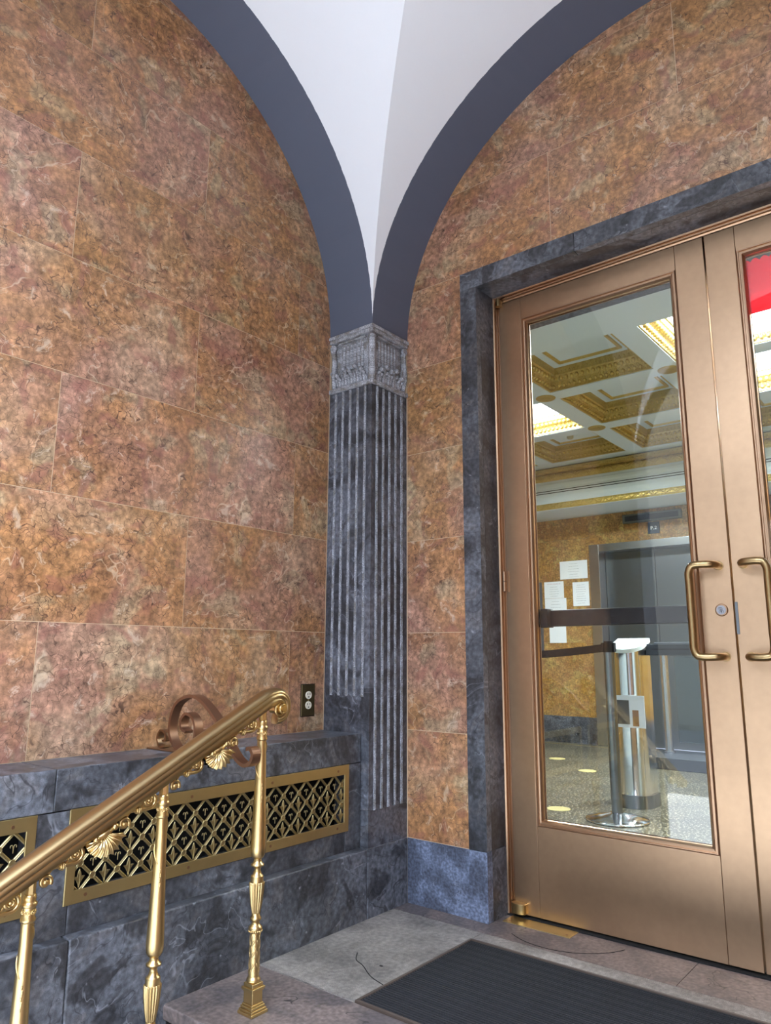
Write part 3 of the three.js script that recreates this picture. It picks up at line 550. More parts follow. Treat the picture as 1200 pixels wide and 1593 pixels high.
    const bandParts = [-0.0042, 0, 0.0042].map((o) => new THREE.TorusGeometry(0.0078 - Math.abs(o) * 0.4, 0.0024, 6, 12).translate(0, 0.0195, -0.036 + o));
    const m = obj('scroll_bracket', merge([tube(lo, 0.0046, 40, 7), ball(0, -0.006, 0, 0.0062), tube(stem, 0.0048, 90, 8), ball(0, 0.0395, -0.066, 0.0062), ...bandParts, tube([[0, 0.02, -0.012], [0, 0.024, -0.03], [0, 0.0265, -0.046], [0, 0.034, -0.052]], 0.0028, 20, 6)]), M.brass, r);
    m.position.set(0, dy, dz);
  };
  const shellGeo = (() => {
    const nu = 72, nv = 12, p = [], ix = [], ribs = 9;
    for (let i = 0; i <= nu; i++) for (let j = 0; j <= nv; j++) {
      const t = i / nu, k = j / nv, ang = -Math.PI * 0.5 + (t - 0.5) * 2.7 + 0.12, rib = Math.abs(Math.cos(t * ribs * Math.PI)), R = (0.05 + 0.0035 * (1 - rib) * k) * (0.14 + 0.86 * k);
      p.push(0.004 + 0.013 * Math.sin(k * Math.PI * 0.85) + 0.005 * (1 - rib) * k - 0.005 * rib * k, R * Math.sin(ang), -R * Math.cos(ang));
    }
    for (let i = 0; i < nu; i++) for (let j = 0; j < nv; j++) { const a = i * (nv + 1) + j, b = a + nv + 1; ix.push(a, b, a + 1, a + 1, b, b + 1); }
    const f = new THREE.BufferGeometry(); f.setAttribute('position', new THREE.Float32BufferAttribute(p, 3)); f.setIndex(ix); f.computeVertexNormals();
    const uvs = new Float32Array(p.length / 3 * 2); f.setAttribute('uv', new THREE.BufferAttribute(uvs, 2));
    const back = f.clone(); back.scale(-0.5, 1, 1);
    return merge([f, back, tube([[0.006, -0.008, 0.02], [0.012, 0.002, 0], [0.006, 0.011, -0.02]], 0.007, 14, 8), ball(0.009, -0.0095, 0.023, 0.009), ball(0.009, 0.0125, -0.023, 0.009)]);
  })();
  for (let k = 0; k < 4; k++) {
    const oz = 0.322 * k, oy = -0.16 * k;
    unit(0.291 + oz, 0.624 + oy); unit(0.107 + oz, 0.714 + oy);
    const sh = obj('shell', shellGeo, M.brass, r); sh.position.set(0, 0.696 + oy, 0.159 + oz);
  }
}
// mirrored in z with the winding put right
function flipZ(g) { const q = g.index ? g.toNonIndexed() : g; q.scale(1, 1, -1); for (const k of Object.keys(q.attributes)) { const a = q.attributes[k], n = a.itemSize; for (let i = 0; i < a.count; i += 3) for (let c = 0; c < n; c++) { const t = a.array[(i + 1) * n + c]; a.array[(i + 1) * n + c] = a.array[(i + 2) * n + c]; a.array[(i + 2) * n + c] = t; } } q.computeVertexNormals(); return q; }
// ---------------------------------------------------------------- marble casing and bronze door frame
{
  const c = struct('trim_4', 'dark grey marble casing around the bronze double doors', 'door casing');
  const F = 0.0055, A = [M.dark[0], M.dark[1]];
  for (const s of [0, 1]) {
    const X = (x) => (s ? 2 * D1 - x : x), b = (x0, y0, z0, x1, y1, z1, r) => bx(Math.min(X(x0), X(x1)), y0, z0, Math.max(X(x0), X(x1)), y1, z1, r);
    obj('jamb_face', b(C0 + 0.001, 0.2412, -0.03, C1, CT1 - 0.0006, F, 0.002), A[0], c);
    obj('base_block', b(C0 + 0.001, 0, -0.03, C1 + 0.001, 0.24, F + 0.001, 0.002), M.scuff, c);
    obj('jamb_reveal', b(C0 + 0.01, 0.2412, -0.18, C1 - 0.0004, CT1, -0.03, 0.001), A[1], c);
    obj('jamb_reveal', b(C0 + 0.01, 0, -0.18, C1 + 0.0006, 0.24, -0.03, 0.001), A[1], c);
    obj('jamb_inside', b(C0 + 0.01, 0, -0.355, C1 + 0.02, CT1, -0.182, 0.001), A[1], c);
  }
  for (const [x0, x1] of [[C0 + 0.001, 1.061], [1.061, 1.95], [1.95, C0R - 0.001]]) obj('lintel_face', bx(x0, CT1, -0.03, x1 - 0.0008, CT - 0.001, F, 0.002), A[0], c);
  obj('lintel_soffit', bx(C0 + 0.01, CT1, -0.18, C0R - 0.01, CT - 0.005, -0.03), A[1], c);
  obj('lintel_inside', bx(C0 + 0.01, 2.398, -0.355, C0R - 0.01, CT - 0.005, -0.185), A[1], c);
}
{
  const f = struct('trim_5', 'bronze door frame with stepped mouldings set inside the marble casing', 'door frame');
  // stepped section (w = inwards from the marble, d = out of the wall)
  const sec = [[0, 0], [0.026, 0], [0.026, 0.004], [0.021, 0.008], [0.0185, 0.0065], [0.017, 0.0125], [0.0135, 0.016], [0.010, 0.0145], [0.0075, 0.012], [0.006, 0.018], [0, 0.02]];
  const side = (len) => extr(shapeOf(sec), len);
  obj('frame_jamb', metreUV(flipZ(side(DT + 0.03).rotateX(-Math.PI / 2)).translate(C1, 0, DZ - 0.016)), M.bead, f);
  obj('frame_jamb', metreUV(side(DT + 0.03).rotateX(-Math.PI / 2).rotateY(Math.PI).translate(C1R, 0, DZ - 0.016)), M.bead, f);
  obj('frame_head', metreUV(flipZ(side(C1R - C1).rotateZ(-Math.PI / 2).rotateY(Math.PI / 2)).translate(C1, CT1, DZ - 0.016)), M.bead, f);
  obj('frame_rebate', [bx(C1, 0, DZ - 0.05, C1 + 0.027, DT + 0.03, DZ - 0.02), bx(C1R - 0.027, 0, DZ - 0.05, C1R, DT + 0.03, DZ - 0.02), bx(C1, DT + 0.006, DZ - 0.05, C1R, CT1, DZ - 0.02)], M.bronzeDark, f);
  obj('threshold', bx(C1, -0.004, DZ - 0.09, C1R, 0.0045, DZ + 0.01, 0.001), M.gap, f);
}
// ---------------------------------------------------------------- the two leaves; local x from the hinge edge, z = 0 on the outer face
function doorLeaf(name, label, mirror) {
  const d = struct(name, label, 'door'); d.position.set(mirror ? D2 : D0, 0, DZ); if (mirror) d.scale.x = -1;
  const W = D1 - D0 - 0.0025, B = 0.012, H = DT - 0.003, S = 0.102, R = S, T0 = -0.045;      // stiles, thickness
  obj('stile', metreUV(bx(0, B, T0, S - 0.0006, H, 0, 0.002), 0, 0), M.bronze, d);
  obj('stile', metreUV(bx(W - R + 0.0006, B, T0, W, H, 0, 0.002), 0.4, 0.3), M.bronze, d);
  obj('top_rail', metreUV(bx(S, 2.352, T0, W - R, H, -0.0006, 0.001), 0, 0, true), M.bronze, d);
  obj('bottom_panel', metreUV(bx(S, B, T0, W - R, 0.326, -0.0006, 0.001), 0, 0, true), M.bronze, d);
  // stepped glazing bead round the pane
  const x0 = S, x1 = W - R, y0 = 0.326, y1 = 2.352, st = [[0, -0.0005], [0.004, 0.0035], [0.0075, 0.0035], [0.0085, -0.001], [0.0125, -0.001], [0.0135, 0.002], [0.018, 0.001], [0.024, -0.0085], [0.026, -0.016]];
  const ringGeo = (a0, b0, a1, b1, prof) => { const pos = [], idx = []; const c = [[a0, b0, 1, 1], [a1, b0, -1, 1], [a1, b1, -1, -1], [a0, b1, 1, -1]];
    for (let k = 0; k < 4; k++) { const p = c[k], q = c[(k + 1) % 4]; for (let i = 0; i + 1 < prof.length; i++) { const [u, h] = prof[i], [v, g] = prof[i + 1], o = pos.length / 3; pos.push(p[0] + p[2] * u, p[1] + p[3] * u, h, q[0] + q[2] * u, q[1] + q[3] * u, h, q[0] + q[2] * v, q[1] + q[3] * v, g, p[0] + p[2] * v, p[1] + p[3] * v, g); idx.push(o, o + 1, o + 2, o, o + 2, o + 3); } }
    const g = new THREE.BufferGeometry(); g.setAttribute('position', new THREE.Float32BufferAttribute(pos, 3)); g.setIndex(idx); const n = g.toNonIndexed(); n.computeVertexNormals(); return metreUV(n); };
  obj('glazing_bead', ringGeo(x0, y0, x1, y1, st), M.bead, d);
  obj('glazing_bead', ringGeo(x0, y0, x1, y1, st.map(([a, h]) => [a, T0 - h])), M.bead, d);
  obj('glass_pane', bx(x0 + 0.02, y0 + 0.02, -0.021, x1 - 0.02, y1 - 0.02, -0.015), M.glass, d);
  // offset pull: D-shaped tube standing off to the glass side
  const hx = W - 0.036, gx = hx - 0.082, zt = 0.052, pts = [[hx, 1.248, 0.0], [hx - 0.002, 1.2485, 0.03], [hx - 0.016, 1.249, 0.05], [hx - 0.05, 1.2495, zt + 0.004], [gx + 0.01, 1.245, zt + 0.004], [gx, 1.222, zt + 0.004], [gx, 1.18, zt + 0.004], [gx, 1.1, zt + 0.004], [gx, 1.02, zt + 0.004], [gx, 0.974, zt + 0.004], [gx + 0.01, 0.951, zt + 0.004], [hx - 0.05, 0.9465, zt + 0.004], [hx - 0.016, 0.947, 0.05], [hx - 0.002, 0.9475, 0.03], [hx, 0.948, 0]];
  const h = obj('pull_handle', new THREE.TubeGeometry(new THREE.CatmullRomCurve3(pts.map((p) => V3(...p)), false, 'catmullrom', 0.4), 120, 0.0128, 16), M.pull, d);
  obj('rose', [cyl(0.016, 0.004, 24).rotateX(Math.PI / 2).translate(hx, 1.248, 0.002), cyl(0.016, 0.004, 24).rotateX(Math.PI / 2).translate(hx, 0.948, 0.002)], M.pull, h);
  // hinges on the outer edge
  const hg = obj('pivot_hinge', [cyl(0.0085, 0.038, 16).translate(-0.004, 1.262, 0.01), cyl(0.0085, 0.038, 16).translate(-0.004, 1.221, 0.01), bx(-0.006, 1.2, -0.01, 0.012, 1.284, 0.006, 0.001)], M.bead, d);
  hg.name = 'hinge';
  obj('top_pivot', [cyl(0.009, 0.03, 16).translate(0.004, H + 0.002, 0.016), cyl(0.012, 0.008, 16).translate(0.004, H - 0.014, 0.016), bx(-0.004, H - 0.016, -0.005, 0.014, H + 0.014, 0.012, 0.002)], M.pull, d);
  const pv = new THREE.Shape(); pv.moveTo(-0.006, 0); pv.lineTo(0.052, 0); pv.lineTo(0.052, 0.016); pv.bezierCurveTo(0.05, 0.03, 0.03, 0.034, 0.016, 0.03); pv.bezierCurveTo(0.002, 0.028, -0.006, 0.02, -0.006, 0.012); pv.closePath();
  obj('bottom_pivot', flipZ(extr(pv, 0.032, 0.0015).rotateX(-Math.PI / 2)).translate(0, 0.019, 0), M.brass, d);
  // black push bar on the inner side
  const bar = obj('push_bar', bx(x0 + 0.004, 1.062, -0.105, x1 - 0.012, 1.126, -0.072, 0.006), std({ color: 0x0c0c0e, roughness: 0.35 }), d);
  obj('end_bracket', [bx(x0 + 0.004, 1.058, -0.1, x0 + 0.05, 1.13, T0, 0.004), bx(x1 - 0.06, 1.058, -0.1, x1 - 0.012, 1.13, T0, 0.004)], M.black, bar);
  if (!mirror) {
    const lk = obj('lock_cylinder', lathe([[0, 0.006], [0.0172, 0.006], [0.0195, 0.0045], [0.0205, 0.002], [0.0205, 0]], 28).rotateX(Math.PI / 2).translate(W - 0.037, 1.1, 0), M.bronzeDark, d);
    obj('lock_face', cyl(0.015, 0.0015, 24).rotateX(Math.PI / 2).translate(W - 0.037, 1.1, 0.0066), std({ color: 0x9a9a9e, metalness: 0.6, roughness: 0.45 }), lk);
    obj('keyhole', [bx(W - 0.0378, 1.089, 0.0072, W - 0.0362, 1.097, 0.0078), cyl(0.0024, 0.0007, 10).rotateX(Math.PI / 2).translate(W - 0.037, 1.0965, 0.0076), new THREE.TorusGeometry(0.0066, 0.0006, 5, 18, Math.PI * 1.4).rotateZ(-0.63).translate(W - 0.037, 1.0945, 0.0074), bx(W - 0.045, 1.1065, 0.0072, W - 0.034, 1.1078, 0.0078), bx(W - 0.047, 1.103, 0.0072, W - 0.031, 1.1042, 0.0078)], M.black, lk);
  } else {
    obj('strike_plate', bx(W - 0.009, 1.02, -0.03, W + 0.0006, 1.125, 0.0012, 0.001), M.steelDark, d);
  }
  return d;
}
doorLeaf('door_1', 'left bronze door leaf with tall pane, keyhole lock and tubular pull', false);
doorLeaf('door_2', 'right bronze door leaf cut off by the right picture edge', true);
{ // red scalloped cloth behind the right pane
  const n = 20, w = 0.6, pts = [[0, 0], [w, 0]]; for (let i = n * 6; i >= 0; i--) { const k = i / (n * 6); pts.push([w * k, 0.192 + 0.011 * Math.abs(Math.sin(k * n * Math.PI))]); }
  const m = obj('red_valance', extr(shapeOf(pts), 0.0015).translate(1.603, 2.118, -0.172), new THREE.MeshPhysicalMaterial({ color: 0xff0030, roughness: 0.8, transmission: 0.6, thickness: 0 }));
  tag(m, 'red scalloped valance hung behind the glass of the right door', 'valance');
}
function page(lines, w = 128, h = 160, dark = '#30343a', head) {
  const c = document.createElement('canvas'); c.width = w; c.height = h; const x = c.getContext('2d'); x.fillStyle = '#eef3f6'; x.fillRect(0, 0, w, h); x.textAlign = 'center';
  lines.forEach(([t, y, s, col]) => { x.fillStyle = col ?? dark; x.font = `bold ${s}px sans-serif`; x.fillText(t, w / 2, y); });
  const t = new THREE.CanvasTexture(c); t.colorSpace = THREE.SRGBColorSpace; return t;
}
// sheet of paper: front face carries the print
function sheet(name, label, x0, y0, x1, y1, z, map) {
  const m = std({ map, roughness: 0.8 }), g = new THREE.BoxGeometry(x1 - x0, y1 - y0, 0.002); const o = obj(name, g, [M.paper, M.paper, M.paper, M.paper, m, M.paper]); o.position.set((x0 + x1) / 2, (y0 + y1) / 2, z); return tag(o, label, 'notice');
}
{
  const t = (() => { const c = document.createElement('canvas'); c.width = 128; c.height = 128; const x = c.getContext('2d'); x.fillStyle = '#eef3f6'; x.fillRect(0, 0, 128, 128); x.fillStyle = '#20262c'; x.font = 'bold 15px sans-serif'; x.fillText('OI', 3, 44); x.fillText('H', 3, 66); return new THREE.CanvasTexture(c); })(); t.colorSpace = THREE.SRGBColorSpace;
  sheet('glass_notice', 'white lettered notice taped behind the glass of the right door', 1.601, 1.13, 1.8, 1.39, -0.162, t);
}
M.goldPlain2 = new THREE.MeshStandardMaterial({ color: lin(0.6, 0.44, 0.13), metalness: 0.75, roughness: 0.42 });
// ---------------------------------------------------------------- the lobby beyond the doors
const ZF = -5.46, LX0 = -3.0, LX1 = 4.6, ZI = -0.356, HC = 3.0;
{
  const f = struct('floor', 'dark speckled terrazzo floor of the lobby behind the glass', 'floor');
  obj('terrazzo', bx(LX0, -0.2, ZF, LX1, 0, DZ - 0.06), M.lobbyFloor, f);
  obj('brass_strip', bx(LX0, -0.01, -5.32, LX1, 0.0012, -5.30), M.goldPlain = metal(0.7, 0.55, 0.22, 0.35), f);
  // lobby walls
  const wf = struct('wall_far', 'golden marble wall with the lift at the far end of the lobby', 'wall');
  obj('backing', bx(LX0 - 0.2, -0.2, ZF - 0.9, LX1 + 0.2, 3.6, ZF - 0.72), M.grout, wf);
  const LIFT = [-1.313, 0.047, 2.19];
  for (const [x0, x1] of [[LX0, LIFT[0]], [LIFT[1], LX1]]) obj('backing', bx(x0, -0.1, ZF - 0.72, x1, 3.3, ZF - 0.02), M.grout, wf);
  obj('backing', bx(LIFT[0], LIFT[2], ZF - 0.72, LIFT[1], 3.3, ZF - 0.02), M.grout, wf);
  const put = (x0, y0, x1, y1, m = M.lobbyGold) => obj('slab', shiftUV(extr(shapeOf([[x0 + GAP, y0 + GAP], [x1 - GAP, y0 + GAP], [x1 - GAP, y1 - GAP], [x0 + GAP, y1 - GAP]]), 0.019), rr(0, 2.4), rr(0, 2.4)).translate(0, 0, ZF - 0.019), m, wf);
  for (const [a, b] of [[LX0, -2.1], [-2.1, LIFT[0]], [LIFT[1], 0.9], [0.9, 1.9], [1.9, LX1]]) { put(a, 0, b, 0.287, M.dark[0]); put(a, 0.287, b, 1.1); put(a, 1.1, b, 1.75); put(a, 1.75, b, 2.28); put(a, 2.28, b, 2.56); }
  put(LIFT[0], LIFT[2], -0.9, 2.56); put(-0.9, LIFT[2], LIFT[1], 2.56);
  const ws = struct('wall_lobby_left', 'golden marble side wall at the left end of the lobby', 'wall'); obj('panel', bx(LX0 - 0.2, 0, ZF, LX0, 3.3, -0.35), M.lobbyGold, ws);
  const wr = struct('wall_lobby_right', 'golden marble side wall at the right end of the lobby', 'wall'); obj('panel', bx(LX1, 0, ZF, LX1 + 0.2, 3.3, -0.35), M.lobbyGold, wr);
  const wi = struct('wall_lobby_front', 'pale inner face of the door wall in the lobby', 'wall');
  { const s = shapeOf([[LX0, 0], [C1 + 0.02, 0], [C1 + 0.02, 2.398], [C1R - 0.02, 2.398], [C1R - 0.02, 0], [LX1, 0], [LX1, 3.3], [LX0, 3.3]]); obj('panel', extr(s, 0.012).translate(0, 0, -0.368), M.lobbyWhite, wi); }
}
{ // coffered ceiling
  const c = struct('ceiling_lobby', 'coffered white and gold ceiling of the lobby', 'ceiling');
  const P = 0.985, PZ = 1.005, X0 = -0.445, Z0 = -2.75, bw = 0.083, top = 3.16;
  obj('roof_slab', bx(LX0 - 0.2, 3.3, ZF - 0.9, LX1 + 0.2, 3.5, -0.35), M.lobbyWhite, c);
  obj('plain_strip', bx(LX0, HC - 0.02, -1.86, LX1, 3.3, -0.368), M.lobbyWhite, c);
  for (let k = -2; k <= 5; k++) obj('beam', bx(X0 + k * P - bw, HC, -4.86, X0 + k * P + bw, 3.3, -1.86), M.lobbyWhite, c);
  for (const z of [Z0, Z0 - PZ]) obj('beam', bx(LX0, HC - 0.0006, z - bw, LX1, 3.3, z + bw), M.lobbyWhite, c);
  obj('beam', bx(LX0, HC - 0.0006, -4.86, LX1, 3.3, -4.68), M.lobbyWhite, c);
  // ring with a profile (inset, height) round a rectangle, uv along the run
  const ring = (x0, z0, x1, z1, prof) => {
    const pos = [], uv = [], idx = [], cs = [[x0, z0, 1, 1], [x1, z0, -1, 1], [x1, z1, -1, -1], [x0, z1, 1, -1]];
    for (let k = 0; k < 4; k++) { const p = cs[k], q = cs[(k + 1) % 4], L = Math.hypot(q[0] - p[0], q[1] - p[1]); let s = 0;
      for (let i = 0; i + 1 < prof.length; i++) { const [u, h] = prof[i], [v, g] = prof[i + 1], e = Math.hypot(v - u, g - h), o = pos.length / 3; pos.push(p[0] + p[2] * u, h, p[1] + p[3] * u, q[0] + q[2] * u, h, q[1] + q[3] * u, q[0] + q[2] * v, g, q[1] + q[3] * v, p[0] + p[2] * v, g, p[1] + p[3] * v); uv.push(0, s, L, s, L, s + e, 0, s + e); s += e; idx.push(o, o + 1, o + 2, o, o + 2, o + 3); } }
    const g = new THREE.BufferGeometry(); g.setAttribute('position', new THREE.Float32BufferAttribute(pos, 3)); g.setAttribute('uv', new THREE.Float32BufferAttribute(uv, 2)); g.setIndex(idx); const n = g.toNonIndexed(); n.computeVertexNormals(); return n;
  };
  const big = [[-0.004, HC + 0.004], [0.012, HC + 0.006], [0.014, HC + 0.03], [0.026, HC + 0.042], [0.032, HC + 0.062], [0.046, HC + 0.07], [0.06, HC + 0.092], [0.08, HC + 0.104], [0.085, top]];
  const cols = []; for (let k = -2; k <= 4; k++) cols.push([X0 + k * P + bw, X0 + (k + 1) * P - bw, k]);
  const rows = [[Z0 + bw, -1.86, 0], [Z0 - PZ + bw, Z0 - bw, 1], [-4.68, Z0 - PZ - bw, 2]];
  const lit = new Set(['-1,1', '1,0', '1,1', '3,0', '3,1', '4,2', '2,2']);  // the farther right ones are out of view, added to brighten the lobby
  const where = { '-1,1': 'square luminous ceiling panel seen at the left edge of the pane', '1,0': 'luminous ceiling panel nearest the doors, behind the meeting stiles', '1,1': 'luminous ceiling panel seen through the right door pane', '3,0': 'added unseen luminous ceiling panel out at the right near the door wall', '3,1': 'added unseen luminous ceiling panel out at the right in the middle row', '4,2': 'added unseen luminous ceiling panel in the far right corner of the lobby', '2,2': 'added unseen luminous ceiling panel right of the lift near the cornice' };
  for (const [x0, x1, i] of cols) for (const [z0, z1, j] of rows) {
    obj('coffer_moulding', ring(x0, z0, x1, z1, big), M.gold, c);
    const eg = []; const row = (L, at) => { const n = Math.round(L / 0.044); for (let q = 0; q < n; q++) at(L * (q + 0.5) / n, L / n); };
    for (const [ins, y, r] of [[0.022, HC + 0.034, 0.016], [0.056, HC + 0.082, 0.02]]) { const egg = (a, b, px, pz) => eg.push(new THREE.SphereGeometry(1, 6, 4).scale(px, r, pz).translate(a, y, b)); const e = 0.018; row(x1 - x0 - 2 * ins, (t, w) => { egg(x0 + ins + t, z0 + ins, w * 0.36, r); egg(x0 + ins + t, z1 - ins, w * 0.36, r); }); row(z1 - z0 - 2 * ins, (t, w) => { egg(x0 + ins, z0 + ins + t, r, w * 0.36); egg(x1 - ins, z0 + ins + t, r, w * 0.36); }); }
    if (i >= -1 && i <= 2) obj('egg_rows', merge(eg), M.goldPlain2, c).userData.kind = 'stuff';
    const key = `${i},${j}`, on = lit.has(key);
    obj('coffer_panel', bx(x0, top, z0, x1, 3.3, z1), M.lobbyWhite, c);
    if (on) {
      const t = thing('ceiling_light', where[key], 'light', [(x0 + x1) / 2, top, (z0 + z1) / 2], 'luminous panels in the lobby ceiling');
      const w = x1 - x0 - 0.19, d = z1 - z0 - 0.19;
      obj('diffuser', bx(-w / 2, -0.012, -d / 2, w / 2, 0, d / 2), std({ color: 0xffffff, emissive: 0xe6f7ff, emissiveIntensity: LOBBY_GLOW, roughness: 0.6 }), t);
      const rim = shapeOf([[-w / 2 - 0.008, -d / 2 - 0.008], [w / 2 + 0.008, -d / 2 - 0.008], [w / 2 + 0.008, d / 2 + 0.008], [-w / 2 - 0.008, d / 2 + 0.008]]); rim.holes.push(new THREE.Path([[-w / 2, -d / 2], [-w / 2, d / 2], [w / 2, d / 2], [w / 2, -d / 2]].map(([a, b]) => new THREE.Vector2(a, b)))); obj('frame', extr(rim, 0.018).rotateX(Math.PI / 2), M.lobbyWhite, t);
      const l = new THREE.RectAreaLight(0xe2f5ff, LOBBY_LIGHT, w, d); l.position.set(0, -0.02, 0); l.rotation.x = -Math.PI / 2; t.add(l);
    } else obj('inner_moulding', ring(x0 + 0.16, z0 + 0.16, x1 - 0.16, z1 - 0.16, [[0, top + 0.0005], [0.002, top - 0.014], [0.014, top - 0.018], [0.022, top - 0.012], [0.026, top + 0.0005]]), M.gold, c);
  }
  for (let k = -1; k <= 4; k++) for (let j = 0; j < 2; j++) obj('medallion', lathe([[0, -0.012], [0.03, -0.014], [0.038, -0.006], [0.06, -0.01], [0.076, -0.007], [0.08, 0.001]], 24).translate(X0 + k * P, HC, Z0 - j * PZ), M.gold, c);
  { const t = thing('ceiling_rose', 'small white round fitting on the coffer next to the luminous panel', 'fitting', [(cols[1][0] + cols[1][1]) / 2, top, (rows[2][0] + rows[2][1]) / 2]); obj('disc', lathe([[0.085, 0], [0.08, -0.012], [0.05, -0.018], [0.045, -0.01], [0, -0.01]], 28), M.lobbyWhite, t); obj('sensor', lathe([[0.034, -0.01], [0.032, -0.05], [0.02, -0.058], [0, -0.06]], 20), std({ color: 0xb9b08c, roughness: 0.5 }), t); }
  // cornice above the lift wall
  const k = struct('trim_6', 'white and gold cornice across the far lobby wall', 'cornice');
  obj('soffit_box', bx(LX0, 2.53, ZF, LX1, 3.3, -4.862), M.lobbyWhite, k);
  const band = (n, m, y0, y1, z, d) => { const g = flipZ(extr(shapeOf([[0, y0], [d * 0.4, y0], [d, y0 + (y1 - y0) * 0.3], [d, y0 + (y1 - y0) * 0.7], [d * 0.4, y1], [0, y1]]), LX1 - LX0).rotateY(Math.PI / 2)).translate(LX0, 0, z); return obj(n, metreUV(g), m, k); };
  band('gold_band', M.goldBand, 2.535, 2.602, -4.862, 0.012); band('gold_band', M.goldBand, 2.853, 2.93, -4.862, 0.03); band('gold_moulding', M.gold, 2.932, 2.998, -4.862, 0.055);
  for (const [y, dz, n, h] of [[2.568, 0.012, 74, 0.026], [2.891, 0.03, 60, 0.03]]) { const lf = []; for (let q = 0; q < n; q++) { const X = -2.3 + q * 4.2 / n, t = q & 1 ? 0.55 : -0.55; lf.push(new THREE.SphereGeometry(1, 6, 4).scale(0.034, h * 0.32, 0.008).rotateZ(t).translate(X, y, -4.862 + dz), new THREE.TorusGeometry(h * 0.42, 0.005, 4, 8).translate(X + 0.02, y + (q & 1 ? 0.006 : -0.006), -4.862 + dz)); } obj('leaf_scroll', merge(lf), M.goldPlain2, k).userData.kind = 'stuff'; }
  for (const y of [2.716, 2.74]) obj('dark_line', bx(LX0, y, -4.864, LX1, y + 0.007, -4.858), M.black, k);
  band('white_band', M.lobbyWhite, 2.625, 2.69, -4.862, 0.008); band('white_band', M.lobbyWhite, 2.77, 2.83, -4.862, 0.016);
}
{ // lift
  const l = thing('elevator', 'steel lift entrance with two brushed door panels in the far wall', 'lift', [-0.633, 0, ZF]);
  const w = 0.68, iw = 0.562, H = 2.19, ih = 2.105;
  for (const s of [-1, 1]) obj('frame_jamb', bx(Math.min(s * w, s * iw), 0, -0.3, Math.max(s * w, s * iw), H, 0.03, 0.004), M.steel, l);
  obj('frame_head', bx(-iw, ih, -0.3, iw, H, 0.03, 0.004), M.steel, l);
  obj('door_panel', metreUV(bx(-iw + 0.001, 0, -0.2, -0.003, ih, -0.15, 0.003)), M.steelDark, l); obj('door_panel', metreUV(bx(0.003, 0, -0.2, iw - 0.001, ih, -0.15, 0.003)), M.steelDark, l);
  obj('shaft_back', bx(-w, -0.05, -0.6, w, H + 0.1, -0.3), M.black, l);
  const s = thing('floor_sign', 'small dark blue square sign above the lift reading P.2', 'sign', [-0.568, 2.319, ZF + 0.002]);
  const c = document.createElement('canvas'); c.width = 128; c.height = 128; const x = c.getContext('2d'); x.fillStyle = '#263445'; x.fillRect(0, 0, 128, 128); x.fillStyle = '#e8edf2'; x.font = 'bold 52px sans-serif'; x.textAlign = 'center'; x.fillText('P.2', 64, 84); const t = new THREE.CanvasTexture(c); t.colorSpace = THREE.SRGBColorSpace;
  const dk = std({ color: 0x263445, roughness: 0.5 }); const m = obj('sign_plate', new THREE.BoxGeometry(0.124, 0.126, 0.008).translate(0, 0, 0.004), [dk, dk, dk, dk, std({ map: t, roughness: 0.5 }), dk], s);
  const d = thing('indicator_panel', 'long dark indicator panel on the wall above the lift', 'panel', [-0.58, 2.44, ZF]); obj('housing', bx(-0.32, -0.05, 0, 0.32, 0.05, 0.035, 0.006), std({ color: 0x5c6058, roughness: 0.4 }), d); obj('display', bx(-0.29, -0.028, 0.034, 0.29, 0.03, 0.037), std({ color: 0x33363a, roughness: 0.2 }), d);
}
{ // notices
  const rule = (n, y0, dy) => [...Array(n)].map((_, i) => ['— —— ——— —— —'.slice(0, 9 + (i * 5) % 4), y0 + i * dy, 9]);
  const Z = ZF + 0.003;
  sheet('wall_notice', 'wide white notice, topmost on the golden wall left of the lift', -1.686, 1.822, -1.348, 2.03, Z, page(rule(6, 26, 22), 200, 150));
  sheet('wall_notice', 'white notice with a red heading, left of the narrow one', -1.894, 1.61, -1.648, 1.803, Z, page([['— —— ——— —', 22, 14, '#a03030'], ...rule(5, 44, 18)], 160, 130));
  sheet('wall_notice', 'narrow upright white notice next to the steel lift frame', -1.537, 1.509, -1.34, 1.782, Z, page(rule(9, 24, 16), 130, 170));
  sheet('wall_notice', 'white notice half hidden by the black push bar', -1.893, 1.40, -1.622, 1.608, Z, page(rule(4, 24, 22), 170, 130));
  sheet('wall_notice', 'small white notice hanging just below the push bar', -1.848, 1.097, -1.64, 1.36, Z, page([], 130, 130));
  const d = thing('board', 'narrow dark board behind the notices at the left pane edge', 'board', [-1.98, 0.985, ZF + 0.0005]); obj('panel', bx(-0.09, 0, 0, 0.055, 0.82, 0.0012), std({ color: 0x4b4f55, roughness: 0.5 }), d); for (const y of [0.34, 0.25]) obj('button', cyl(0.012, 0.004, 12).rotateX(Math.PI / 2).translate(-0.01, y, 0.003), M.steel, d);
}
